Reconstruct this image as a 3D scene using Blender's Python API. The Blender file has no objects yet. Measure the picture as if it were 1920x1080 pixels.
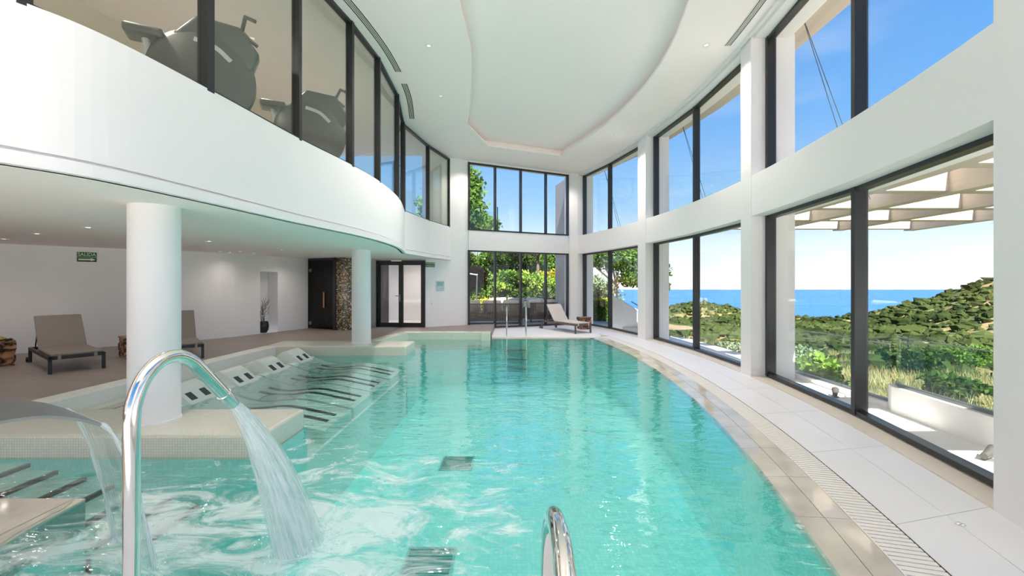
import bpy, bmesh, math, random
import numpy as np
from mathutils import Vector, Matrix

random.seed(7)
RNG = np.random.default_rng(11)
SC = bpy.context.scene
COL = SC.collection
PI = math.pi
H = 1.6            # eye height over the white deck
ZD = 0.18          # height of the brown deck and the tiled kerbs

# ------------------------------------------------------------------ camera
cam_d = bpy.data.cameras.new('camera')
cam_d.sensor_width = 36.0
cam_d.lens = 15.0                       # 800 px focal length at 1920 px
cam_d.shift_y = -8.0 / 1920.0
cam_d.clip_start = 0.05
cam_d.clip_end = 9000
cam = bpy.data.objects.new('camera', cam_d)
COL.objects.link(cam)
cam.location = (0, 0, H)
cam.rotation_euler = (PI / 2, 0, 0)
SC.camera = cam

# ------------------------------------------------------------------ sky
world = bpy.data.worlds.new('sky')
SC.world = world
world.use_nodes = True
wn = world.node_tree
wn.nodes.clear()
wo = wn.nodes.new('ShaderNodeOutputWorld')
wb = wn.nodes.new('ShaderNodeBackground')
wt = wn.nodes.new('ShaderNodeTexCoord')
ws = wn.nodes.new('ShaderNodeSeparateXYZ')
wr = wn.nodes.new('ShaderNodeValToRGB')
wn.links.new(wt.outputs['Generated'], ws.inputs[0])
wn.links.new(ws.outputs['Z'], wr.inputs[0])
cr = wr.color_ramp
cr.elements[0].position = 0.0
cr.elements[0].color = (1.15, 1.2, 1.25, 1)
cr.elements[1].position = 1.0
cr.elements[1].color = (0.035, 0.20, 0.62, 1)
for p, c in ((0.06, (0.92, 1.05, 1.2, 1)), (0.16, (0.40, 0.67, 1.0, 1)), (0.32, (0.17, 0.46, 0.95, 1)), (0.55, (0.06, 0.31, 0.84, 1))):
    e = cr.elements.new(p)
    e.color = c
wc = wn.nodes.new('ShaderNodeTexNoise')          # thin high cloud, everywhere alike
wc.inputs['Scale'].default_value = 2.2
wc.inputs['Detail'].default_value = 6
wcm = wn.nodes.new('ShaderNodeMapping')
wcm.inputs['Scale'].default_value = (1, 1, 5)
wn.links.new(wt.outputs['Generated'], wcm.inputs[0])
wn.links.new(wcm.outputs[0], wc.inputs['Vector'])
wcr = wn.nodes.new('ShaderNodeMapRange')
wcr.inputs[1].default_value = 0.55
wcr.inputs[2].default_value = 0.8
wcr.inputs[4].default_value = 0.35
wn.links.new(wc.outputs['Fac'], wcr.inputs[0])
wmx = wn.nodes.new('ShaderNodeMixRGB')
wmx.inputs[2].default_value = (0.9, 0.95, 1, 1)
wn.links.new(wcr.outputs[0], wmx.inputs[0])
wn.links.new(wr.outputs[0], wmx.inputs[1])
wn.links.new(wmx.outputs[0], wb.inputs[0])
wb.inputs['Strength'].default_value = 0.56
wn.links.new(wb.outputs[0], wo.inputs[0])

# ------------------------------------------------------------------ sun
sun_d = bpy.data.lights.new('sun', 'SUN')
sun_d.energy = 11.5
sun_d.angle = math.radians(0.6)
sun_d.color = (1.0, 0.95, 0.87)
sun = bpy.data.objects.new('sun', sun_d)
COL.objects.link(sun)
sun.location = (10, -15, 30)
sun.rotation_euler = Vector((0.10, -0.60, 0.79)).to_track_quat('Z', 'Y').to_euler()

# ------------------------------------------------------------------ exposure
vs = SC.view_settings
vs.view_transform = 'Standard'
vs.look = 'None'
vs.exposure = 1.0
vs.gamma = 1.0
vs.use_curve_mapping = False
LAMP = 1.0         # common factor on every ceiling lamp
cy_ = SC.cycles
cy_.use_denoising = True
cy_.use_adaptive_sampling = True
cy_.adaptive_threshold = 0.04
cy_.max_bounces = 14
cy_.diffuse_bounces = 11
cy_.glossy_bounces = 5
cy_.transparent_max_bounces = 24
cy_.caustics_reflective = False
cy_.caustics_refractive = False
cy_.sample_clamp_indirect = 8.0

# ================================================================== helpers
def tag(o, label=None, cat=None, group=None, kind=None):
    if label: o['label'] = label
    if cat: o['category'] = cat
    if group: o['group'] = group
    if kind: o['kind'] = kind
    return o

def empty(name, loc=(0, 0, 0), rz=0.0, parent=None):
    o = bpy.data.objects.new(name, None)
    o.empty_display_size = 0.1
    COL.objects.link(o)
    o.location = loc
    o.rotation_euler = (0, 0, rz)
    if parent: o.parent = parent
    return o

def link(name, me, mat, parent=None, loc=None, rot=None):
    o = bpy.data.objects.new(name, me)
    COL.objects.link(o)
    if mat is not None and not me.materials:
        me.materials.append(mat)
    if parent: o.parent = parent
    if loc: o.location = loc
    if rot: o.rotation_euler = rot
    return o

def pydata(name, v, f, smooth=False):
    me = bpy.data.meshes.new(name)
    me.from_pydata([tuple(map(float, p)) for p in v], [], [tuple(q) for q in f])
    me.update()
    bm = bmesh.new(); bm.from_mesh(me)
    bmesh.ops.recalc_face_normals(bm, faces=bm.faces)
    bm.to_mesh(me); bm.free()
    if smooth:
        me.polygons.foreach_set('use_smooth', [True] * len(me.polygons))
    return me

def raw_mesh(name, v, f, smooth=False):
    """numpy verts (N,3) and faces (M,k), no normal fixing: for leaves and blobs"""
    me = bpy.data.meshes.new(name)
    n, m, k = len(v), len(f), f.shape[1]
    me.vertices.add(n); me.vertices.foreach_set('co', np.ascontiguousarray(v, dtype=np.float32).ravel())
    me.loops.add(m * k); me.loops.foreach_set('vertex_index', np.ascontiguousarray(f, dtype=np.int32).ravel())
    me.polygons.add(m)
    me.polygons.foreach_set('loop_start', np.arange(0, m * k, k, dtype=np.int32))
    me.polygons.foreach_set('use_smooth', np.full(m, smooth))
    me.update(calc_edges=True)
    me.validate()
    return me

class MB:
    """collects pieces of one mesh"""
    def __init__(self): self.v, self.f = [], []
    def add(self, v, f):
        n = len(self.v); self.v += [tuple(p) for p in v]; self.f += [tuple(i + n for i in q) for q in f]; return self
    def box(self, x0, x1, y0, y1, z0, z1):
        return self.add([(x0, y0, z0), (x1, y0, z0), (x1, y1, z0), (x0, y1, z0), (x0, y0, z1), (x1, y0, z1), (x1, y1, z1), (x0, y1, z1)],
                        [(0, 3, 2, 1), (4, 5, 6, 7), (0, 1, 5, 4), (1, 2, 6, 5), (2, 3, 7, 6), (3, 0, 4, 7)])
    def prism(self, pts, z0, z1):
        n = len(pts)
        v = [(p[0], p[1], z0) for p in pts] + [(p[0], p[1], z1) for p in pts]
        f = [tuple(range(n))[::-1], tuple(range(n, 2 * n))] + [(i, (i + 1) % n, n + (i + 1) % n, n + i) for i in range(n)]
        return self.add(v, f)
    def strip(self, pts, a, b, z0, z1):
        """solid band along a plan polyline between the offsets a and b (to its left)"""
        A, B = offset(pts, a), offset(pts, b)
        n = len(pts); v, f = [], []
        for i in range(n):
            v += [(A[i][0], A[i][1], z0), (B[i][0], B[i][1], z0), (B[i][0], B[i][1], z1), (A[i][0], A[i][1], z1)]
        for i in range(n - 1):
            for k in range(4):
                f.append((4 * i + k, 4 * i + (k + 1) % 4, 4 * i + 4 + (k + 1) % 4, 4 * i + 4 + k))
        f += [(0, 1, 2, 3), (4 * n - 1, 4 * n - 2, 4 * n - 3, 4 * n - 4)]
        return self.add(v, f)
    def tube(self, path, r, seg=12, cap=True):
        path = [Vector(p) for p in path]; n = len(path)
        rs = r if isinstance(r, (list, tuple)) else [r] * n
        v, f = [], []
        t0 = (path[1] - path[0]).normalized()
        up = Vector((0, 0, 1)) if abs(t0.z) < 0.9 else Vector((1, 0, 0))
        nx = t0.cross(up).normalized()
        for i in range(n):
            t = ((path[min(i + 1, n - 1)] - path[max(i - 1, 0)])).normalized()
            nx = (nx - t * nx.dot(t)).normalized(); ny = t.cross(nx)
            for k in range(seg):
                a = 2 * PI * k / seg
                v.append(path[i] + (nx * math.cos(a) + ny * math.sin(a)) * rs[i])
        for i in range(n - 1):
            for k in range(seg):
                f.append((i * seg + k, i * seg + (k + 1) % seg, (i + 1) * seg + (k + 1) % seg, (i + 1) * seg + k))
        if cap:
            f += [tuple(range(seg))[::-1], tuple(range((n - 1) * seg, n * seg))]
        return self.add(v, f)
    def lathe(self, prof, c=(0, 0, 0), seg=24, cap=True):
        v, f = [], []
        for r, z in prof:
            for k in range(seg):
                a = 2 * PI * k / seg
                v.append((c[0] + r * math.cos(a), c[1] + r * math.sin(a), c[2] + z))
        n = len(prof)
        for i in range(n - 1):
            for k in range(seg):
                f.append((i * seg + k, i * seg + (k + 1) % seg, (i + 1) * seg + (k + 1) % seg, (i + 1) * seg + k))
        if cap:
            f += [tuple(range(seg))[::-1], tuple(range((n - 1) * seg, n * seg))]
        return self.add(v, f)
    def mesh(self, name, smooth=False, bevel=0.0, bseg=2, angle=0.6):
        me = pydata(name, self.v, self.f)
        bm = bmesh.new(); bm.from_mesh(me)
        if bevel:
            es = [e for e in bm.edges if len(e.link_faces) == 2 and e.calc_face_angle(0) > angle]
            bmesh.ops.bevel(bm, geom=es, offset=bevel, segments=bseg, profile=0.6, affect='EDGES', clamp_overlap=True)
        if smooth:
            for fc in bm.faces: fc.smooth = True
            for e in bm.edges:
                if len(e.link_faces) == 2 and e.calc_face_angle(0) > 0.7: e.smooth = False
        bm.to_mesh(me); bm.free()
        return me
    def build(self, name, mat, parent=None, smooth=False, bevel=0.0, bseg=2, loc=None, rot=None):
        return link(name, self.mesh(name, smooth, bevel, bseg), mat, parent, loc, rot)

def offset(pts, d):
    if abs(d) < 1e-9: return [tuple(p[:2]) for p in pts]
    out, n = [], len(pts)
    for i in range(n):
        p = Vector(pts[i][:2])
        ns = []
        if i > 0: e = (p - Vector(pts[i - 1][:2])).normalized(); ns.append(Vector((-e.y, e.x)))
        if i < n - 1: e = (Vector(pts[i + 1][:2]) - p).normalized(); ns.append(Vector((-e.y, e.x)))
        m = sum(ns, Vector((0, 0))).normalized()
        out.append(tuple(p + m * d / max(0.4, m.dot(ns[0]))))
    return out

def spline(pts, per=6):
    """Catmull-Rom through the points"""
    P = [Vector(p) for p in pts]
    P = [2 * P[0] - P[1]] + P + [2 * P[-1] - P[-2]]
    out = []
    for i in range(1, len(P) - 2):
        for k in range(per):
            t = k / per
            a, b, c, d = P[i - 1:i + 3]
            out.append(0.5 * ((2 * b) + (c - a) * t + (2 * a - 5 * b + 4 * c - d) * t * t + (3 * b - a - 3 * c + d) * t ** 3))
    out.append(P[-2])
    return [tuple(p) for p in out]

def copy_tree(o, parent=None):
    c = o.copy(); COL.objects.link(c); c.parent = parent
    for ch in o.children:
        copy_tree(ch, c)
    return c

# ================================================================== materials
def nodes_of(name):
    m = bpy.data.materials.new(name); m.use_nodes = True
    nt = m.node_tree
    return m, nt, nt.nodes['Principled BSDF'], nt.nodes['Material Output']

def N(nt, t, **kw):
    n = nt.nodes.new(t)
    for k, v in kw.items():
        if hasattr(n, k) and not k[0].isupper(): setattr(n, k, v)
        else: n.inputs[k.replace('_', ' ')].default_value = v
    return n

def plain(name, col, rough=0.5, metal=0.0, spec=0.5, noise=0.0, nscale=6.0, bump=0.0, bscale=40.0, stretch=None):
    m, nt, b, o = nodes_of(name)
    b.inputs['Base Color'].default_value = (*col, 1)
    b.inputs['Roughness'].default_value = rough
    b.inputs['Metallic'].default_value = metal
    b.inputs['Specular IOR Level'].default_value = spec
    tc = N(nt, 'ShaderNodeTexCoord')
    src = tc.outputs['Object']
    if stretch:
        mp = N(nt, 'ShaderNodeMapping'); mp.inputs['Scale'].default_value = stretch
        nt.links.new(src, mp.inputs[0]); src = mp.outputs[0]
    if noise:
        nz = N(nt, 'ShaderNodeTexNoise', Scale=nscale, Detail=5.0)
        nt.links.new(src, nz.inputs['Vector'])
        rp = N(nt, 'ShaderNodeValToRGB')
        rp.color_ramp.elements[0].position = 0.3; rp.color_ramp.elements[1].position = 0.7
        rp.color_ramp.elements[0].color = (*[c * (1 - noise) for c in col], 1)
        rp.color_ramp.elements[1].color = (*[min(1, c * (1 + noise)) for c in col], 1)
        nt.links.new(nz.outputs['Fac'], rp.inputs[0]); nt.links.new(rp.outputs[0], b.inputs['Base Color'])
    if bump:
        nb = N(nt, 'ShaderNodeTexNoise', Scale=bscale, Detail=3.0)
        nt.links.new(src, nb.inputs['Vector'])
        bp = N(nt, 'ShaderNodeBump', Strength=bump, Distance=0.01)
        nt.links.new(nb.outputs['Fac'], bp.inputs['Height']); nt.links.new(bp.outputs[0], b.inputs['Normal'])
    return m

def mosaic(name, size, colors, grout, rough=0.25, gap=0.10, by_uv=False):
    """square mosaic on every face: grid in world axes, the axis along the normal left out"""
    m, nt, b, o = nodes_of(name)
    g = N(nt, 'ShaderNodeNewGeometry')
    sp = N(nt, 'ShaderNodeSeparateXYZ'); nt.links.new(g.outputs['Position'], sp.inputs[0])
    sn = N(nt, 'ShaderNodeSeparateXYZ'); nt.links.new(g.outputs['True Normal'], sn.inputs[0])
    if by_uv:
        uvn = N(nt, 'ShaderNodeUVMap'); nt.links.new(uvn.outputs[0], sp.inputs[0])
        sn.inputs[0].default_value = (0, 0, 1); nt.links.remove(sn.inputs[0].links[0])
    line = None; cells = []
    for ax in 'XYZ':
        dv = N(nt, 'ShaderNodeMath', operation='DIVIDE'); dv.inputs[1].default_value = size
        nt.links.new(sp.outputs[ax], dv.inputs[0])
        fr = N(nt, 'ShaderNodeMath', operation='FRACT'); nt.links.new(dv.outputs[0], fr.inputs[0])
        lt = N(nt, 'ShaderNodeMath', operation='LESS_THAN'); lt.inputs[1].default_value = gap; nt.links.new(fr.outputs[0], lt.inputs[0])
        ab = N(nt, 'ShaderNodeMath', operation='ABSOLUTE'); nt.links.new(sn.outputs[ax], ab.inputs[0])
        ls = N(nt, 'ShaderNodeMath', operation='LESS_THAN'); ls.inputs[1].default_value = 0.72; nt.links.new(ab.outputs[0], ls.inputs[0])
        ml = N(nt, 'ShaderNodeMath', operation='MULTIPLY'); nt.links.new(lt.outputs[0], ml.inputs[0]); nt.links.new(ls.outputs[0], ml.inputs[1])
        fl = N(nt, 'ShaderNodeMath', operation='FLOOR'); nt.links.new(dv.outputs[0], fl.inputs[0])
        m2 = N(nt, 'ShaderNodeMath', operation='MULTIPLY'); nt.links.new(fl.outputs[0], m2.inputs[0]); nt.links.new(ls.outputs[0], m2.inputs[1])
        cells.append(m2)
        if line is None: line = ml
        else:
            mx = N(nt, 'ShaderNodeMath', operation='MAXIMUM'); nt.links.new(line.outputs[0], mx.inputs[0]); nt.links.new(ml.outputs[0], mx.inputs[1]); line = mx
    cb = N(nt, 'ShaderNodeCombineXYZ')
    for i in range(3): nt.links.new(cells[i].outputs[0], cb.inputs[i])
    wn_ = N(nt, 'ShaderNodeTexWhiteNoise'); nt.links.new(cb.outputs[0], wn_.inputs['Vector'])
    rp = N(nt, 'ShaderNodeValToRGB'); rp.color_ramp.interpolation = 'CONSTANT' if len(colors) > 2 else 'LINEAR'
    els = rp.color_ramp.elements
    for i, c in enumerate(colors):
        p = i / (len(colors) if len(colors) > 2 else len(colors) - 1)
        if i < 2: els[i].position = p; els[i].color = (*c, 1)
        else: e = els.new(p); e.color = (*c, 1)
    nt.links.new(wn_.outputs['Value'], rp.inputs[0])
    mix = N(nt, 'ShaderNodeMixRGB'); mix.inputs[2].default_value = (*grout, 1)
    nt.links.new(line.outputs[0], mix.inputs[0]); nt.links.new(rp.outputs[0], mix.inputs[1])
    nt.links.new(mix.outputs[0], b.inputs['Base Color'])
    b.inputs['Roughness'].default_value = rough
    return m

def glassy(name, tint, f0=0.05, gain=0.85, rough=0.0, power=5.0):
    m, nt, b, o = nodes_of(name)
    nt.nodes.remove(b)
    tr = N(nt, 'ShaderNodeBsdfTransparent'); tr.inputs[0].default_value = (*tint, 1)
    gl = N(nt, 'ShaderNodeBsdfGlossy'); gl.inputs['Roughness'].default_value = rough
    lw = N(nt, 'ShaderNodeLayerWeight'); lw.inputs['Blend'].default_value = 0.5
    pw = N(nt, 'ShaderNodeMath', operation='POWER'); pw.inputs[1].default_value = power
    nt.links.new(lw.outputs['Facing'], pw.inputs[0])
    ma = N(nt, 'ShaderNodeMath', operation='MULTIPLY_ADD'); ma.inputs[1].default_value = gain; ma.inputs[2].default_value = f0
    nt.links.new(pw.outputs[0], ma.inputs[0])
    mx = N(nt, 'ShaderNodeMixShader')
    nt.links.new(ma.outputs[0], mx.inputs[0]); nt.links.new(tr.outputs[0], mx.inputs[1]); nt.links.new(gl.outputs[0], mx.inputs[2])
    nt.links.new(mx.outputs[0], o.inputs[0])
    return m

M = {}
M['white'] = plain('white_plaster', (0.82, 0.81, 0.82), 0.75, spec=0.25, bump=0.05, bscale=25)
M['ceiling'] = plain('ceiling_paint', (0.94, 0.87, 0.862), 0.85, spec=0.2)
M['cream'] = plain('outer_render', (0.55, 0.48, 0.42), 0.85, spec=0.2, noise=0.05, nscale=3)
M['black'] = plain('black_aluminium', (0.018, 0.019, 0.022), 0.35, spec=0.5)
M['deckwhite'] = plain('white_deck_tile', (0.76, 0.765, 0.78), 0.45, spec=0.4, noise=0.02, nscale=2)
M['grout'] = plain('grout', (0.62, 0.56, 0.47), 0.9)
M['coping'] = plain('wet_coping_stone', (0.60, 0.565, 0.49), 0.07, spec=0.6, noise=0.14, nscale=3.5)
M['grate'] = plain('overflow_grate_white', (0.80, 0.77, 0.72), 0.5, noise=0.05, nscale=8)
M['channel'] = plain('channel_dark', (0.05, 0.038, 0.028), 0.8)
M['mosaic'] = mosaic('pale_mosaic', 0.025, [(0.66, 0.66, 0.56), (0.72, 0.71, 0.61)], (0.47, 0.47, 0.40))
M['basin'] = mosaic('basin_mosaic', 0.05, [(0.29, 0.80, 0.76), (0.39, 0.88, 0.84)], (0.30, 0.71, 0.67), gap=0.08)
M['shelf'] = mosaic('shelf_mosaic', 0.025, [(0.74, 0.82, 0.76), (0.80, 0.87, 0.81)], (0.62, 0.70, 0.64))
M['headrest'] = mosaic('white_mosaic', 0.025, [(0.86, 0.85, 0.80), (0.90, 0.89, 0.85)], (0.76, 0.75, 0.70))
M['stripe'] = plain('dark_mosaic_stripe', (0.05, 0.055, 0.06), 0.4)
M['gold'] = mosaic('gold_mosaic', 0.032, [(0.03, 0.025, 0.02), (0.22, 0.15, 0.07), (0.06, 0.05, 0.04), (0.42, 0.24, 0.05), (0.55, 0.53, 0.47),
                                          (0.09, 0.08, 0.06), (0.24, 0.22, 0.12), (0.03, 0.03, 0.03), (0.30, 0.19, 0.09), (0.14, 0.10, 0.06)], (0.05, 0.045, 0.04), rough=0.15, by_uv=True)
M['chrome'] = plain('polished_steel', (0.78, 0.77, 0.75), 0.08, metal=1.0)
M['brushed'] = plain('brushed_steel', (0.27, 0.28, 0.29), 0.42, metal=1.0, bump=0.05, bscale=120, stretch=(1, 8, 8))
M['fabric'] = plain('taupe_mesh_fabric', (0.26, 0.225, 0.20), 0.9, spec=0.15, bump=0.25, bscale=300)
M['fabric_light'] = plain('light_taupe_fabric', (0.56, 0.52, 0.49), 0.9, spec=0.15, bump=0.2, bscale=300)
M['darkframe'] = plain('dark_frame', (0.022, 0.019, 0.018), 0.45)
M['brownframe'] = plain('brown_frame', (0.12, 0.095, 0.08), 0.5)
M['brass'] = plain('brass', (0.55, 0.40, 0.16), 0.3, metal=1.0)
M['pot'] = plain('black_pot', (0.025, 0.026, 0.028), 0.25)
M['twig'] = plain('dry_twig', (0.14, 0.09, 0.06), 0.8)
M['signgreen'] = plain('sign_green', (0.01, 0.12, 0.035), 0.5)
M['signwhite'] = plain('sign_white', (0.75, 0.82, 0.68), 0.6)
M['notice'] = plain('notice_glass', (0.45, 0.60, 0.62), 0.2, noise=0.12, nscale=14)
M['plastic'] = plain('white_plastic', (0.8, 0.8, 0.79), 0.4)
M['machine'] = plain('machine_shell', (0.10, 0.10, 0.095), 0.35)
M['machinelight'] = plain('machine_trim', (0.62, 0.64, 0.62), 0.4)
M['gymfloor'] = plain('gym_floor', (0.30, 0.27, 0.25), 0.6)
M['saunawood'] = plain('sauna_wood', (0.45, 0.22, 0.08), 0.5, noise=0.2, nscale=4, stretch=(1, 1, 8))
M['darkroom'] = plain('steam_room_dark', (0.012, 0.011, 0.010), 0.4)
M['glass'] = glassy('clear_glass', (0.985, 0.992, 0.988), 0.02, 0.9)
M['glass_rail'] = glassy('rail_glass', (0.90, 0.96, 0.93), 0.05, 0.6)
M['glass_gym'] = glassy('gym_glass', (0.93, 0.955, 0.925), 0.05, 0.9, power=4.0)
M['glass_dark'] = glassy('smoked_glass', (0.28, 0.26, 0.25), 0.04, 0.6)

def wood_planks():
    m, nt, b, o = nodes_of('brown_deck_boards')
    g = N(nt, 'ShaderNodeNewGeometry')
    mp = N(nt, 'ShaderNodeMapping'); mp.inputs['Rotation'].default_value = (0, 0, 0.12)
    nt.links.new(g.outputs['Position'], mp.inputs[0])
    br = N(nt, 'ShaderNodeTexBrick', Scale=1.0)
    br.inputs['Color1'].default_value = (0.31, 0.262, 0.232, 1)
    br.inputs['Color2'].default_value = (0.34, 0.29, 0.257, 1)
    br.inputs['Mortar'].default_value = (0.24, 0.2, 0.175, 1)
    br.inputs['Mortar Size'].default_value = 0.003
    br.inputs['Brick Width'].default_value = 1.2
    br.inputs['Row Height'].default_value = 0.2
    nt.links.new(mp.outputs[0], br.inputs['Vector'])
    nz = N(nt, 'ShaderNodeTexNoise', Scale=5.0, Detail=6.0)
    mp2 = N(nt, 'ShaderNodeMapping'); mp2.inputs['Scale'].default_value = (1, 9, 1)
    nt.links.new(g.outputs['Position'], mp2.inputs[0]); nt.links.new(mp2.outputs[0], nz.inputs['Vector'])
    mx = N(nt, 'ShaderNodeMixRGB', blend_type='MULTIPLY'); mx.inputs[0].default_value = 0.3
    nt.links.new(br.outputs['Color'], mx.inputs[1]); nt.links.new(nz.outputs['Color'], mx.inputs[2])
    nt.links.new(mx.outputs[0], b.inputs['Base Color'])
    b.inputs['Roughness'].default_value = 0.5
    return m
M['boards'] = wood_planks()

def root_wood():
    m, nt, b, o = nodes_of('root_wood')
    tc = N(nt, 'ShaderNodeTexCoord')
    v = N(nt, 'ShaderNodeTexVoronoi', Scale=7.0); v.feature = 'DISTANCE_TO_EDGE'
    nz = N(nt, 'ShaderNodeTexNoise', Scale=4.0, Detail=4.0, Distortion=1.5)
    nt.links.new(tc.outputs['Object'], nz.inputs['Vector'])
    ad = N(nt, 'ShaderNodeMixRGB'); ad.inputs[0].default_value = 0.35
    nt.links.new(tc.outputs['Object'], ad.inputs[1]); nt.links.new(nz.outputs['Color'], ad.inputs[2]); nt.links.new(ad.outputs[0], v.inputs['Vector'])
    rp = N(nt, 'ShaderNodeValToRGB')
    rp.color_ramp.elements[0].position = 0.03; rp.color_ramp.elements[0].color = (0.02, 0.012, 0.008, 1)
    rp.color_ramp.elements[1].position = 0.16; rp.color_ramp.elements[1].color = (0.30, 0.15, 0.07, 1)
    e = rp.color_ramp.elements.new(0.35); e.color = (0.42, 0.24, 0.12, 1)
    nt.links.new(v.outputs['Distance'], rp.inputs[0]); nt.links.new(rp.outputs[0], b.inputs['Base Color'])
    b.inputs['Roughness'].default_value = 0.5
    return m
M['root'] = root_wood()

JET_HIT = (-1.33, 2.66)        # where the pipe's jet meets the water
SHEET_HIT = ((-2.55, 2.72), (-2.02, 2.42))

def water_mat():
    m, nt, b, o = nodes_of('pool_water')
    nt.nodes.remove(b)
    g = N(nt, 'ShaderNodeNewGeometry')
    def dist(pt):
        d = N(nt, 'ShaderNodeVectorMath', operation='DISTANCE'); d.inputs[1].default_value = (pt[0], pt[1], 0.0)
        nt.links.new(g.outputs['Position'], d.inputs[0]); return d.outputs['Value']
    def math_(op, a, bb):
        n = N(nt, 'ShaderNodeMath', operation=op)
        for i, q in enumerate((a, bb)):
            if isinstance(q, (int, float)): n.inputs[i].default_value = q
            else: nt.links.new(q, n.inputs[i])
        return n.outputs[0]
    # waves: long slow ones and a fine ripple
    n1 = N(nt, 'ShaderNodeTexNoise', Scale=1.6, Detail=2.0, Distortion=0.6)
    mp = N(nt, 'ShaderNodeMapping'); mp.inputs['Scale'].default_value = (0.7, 1.6, 1)
    nt.links.new(g.outputs['Position'], mp.inputs[0]); nt.links.new(mp.outputs[0], n1.inputs['Vector'])
    n2 = N(nt, 'ShaderNodeTexNoise', Scale=6.0, Detail=3.0, Distortion=0.4)
    nt.links.new(mp.outputs[0], n2.inputs['Vector'])
    hgt = math_('ADD', math_('MULTIPLY', n1.outputs['Fac'], 1.0), math_('MULTIPLY', n2.outputs['Fac'], 0.36))
    # near the jets the water is rougher
    dj = dist(JET_HIT)
    mid = ((SHEET_HIT[0][0] + SHEET_HIT[1][0]) / 2, (SHEET_HIT[0][1] + SHEET_HIT[1][1]) / 2)
    ds = dist(mid)
    near = math_('MINIMUM', dj, math_('ADD', ds, 0.2))
    amp = N(nt, 'ShaderNodeMapRange'); amp.inputs[1].default_value = 0.2; amp.inputs[2].default_value = 3.5; amp.inputs[3].default_value = 1.2; amp.inputs[4].default_value = 1.0
    nt.links.new(near, amp.inputs[0])
    bp = N(nt, 'ShaderNodeBump', Strength=1.0, Distance=0.018)
    nt.links.new(math_('MULTIPLY', hgt, amp.outputs[0]), bp.inputs['Height'])
    tr = N(nt, 'ShaderNodeBsdfTransparent'); tr.inputs[0].default_value = (0.75, 0.965, 0.955, 1)
    gl = N(nt, 'ShaderNodeBsdfGlossy'); gl.inputs['Roughness'].default_value = 0.02
    nt.links.new(bp.outputs[0], gl.inputs['Normal'])
    lw = N(nt, 'ShaderNodeLayerWeight'); lw.inputs['Blend'].default_value = 0.5; nt.links.new(bp.outputs[0], lw.inputs['Normal'])
    fac = math_('MULTIPLY_ADD', math_('POWER', lw.outputs['Facing'], 3.0), 0.92)
    fac.node.inputs[2].default_value = 0.025
    mx = N(nt, 'ShaderNodeMixShader')
    nt.links.new(fac, mx.inputs[0]); nt.links.new(tr.outputs[0], mx.inputs[1]); nt.links.new(gl.outputs[0], mx.inputs[2])
    # foam drifting away from the two falls: dense patches close by, loose flecks farther off
    nf = N(nt, 'ShaderNodeTexNoise', Scale=2.3, Detail=12.0, Roughness=0.68, Distortion=1.0)
    fmp = N(nt, 'ShaderNodeMapping'); fmp.inputs['Rotation'].default_value = (0, 0, 0.5); fmp.inputs['Scale'].default_value = (0.8, 1.5, 1)
    nt.links.new(g.outputs['Position'], fmp.inputs[0]); nt.links.new(fmp.outputs[0], nf.inputs['Vector'])
    thr = N(nt, 'ShaderNodeMapRange'); thr.inputs[1].default_value = 0.1; thr.inputs[2].default_value = 2.4; thr.inputs[3].default_value = 0.36; thr.inputs[4].default_value = 0.64
    nt.links.new(near, thr.inputs[0])
    fm = math_('MULTIPLY', math_('SUBTRACT', nf.outputs['Fac'], thr.outputs[0]), 4.5)
    fm = math_('MINIMUM', math_('MAXIMUM', fm, 0.0), 0.66)
    df = N(nt, 'ShaderNodeBsdfDiffuse'); df.inputs[0].default_value = (0.88, 0.97, 0.97, 1)
    m2 = N(nt, 'ShaderNodeMixShader')
    nt.links.new(fm, m2.inputs[0]); nt.links.new(mx.outputs[0], m2.inputs[1]); nt.links.new(df.outputs[0], m2.inputs[2])
    nt.links.new(m2.outputs[0], o.inputs[0])
    return m
M['water'] = water_mat()

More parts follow.
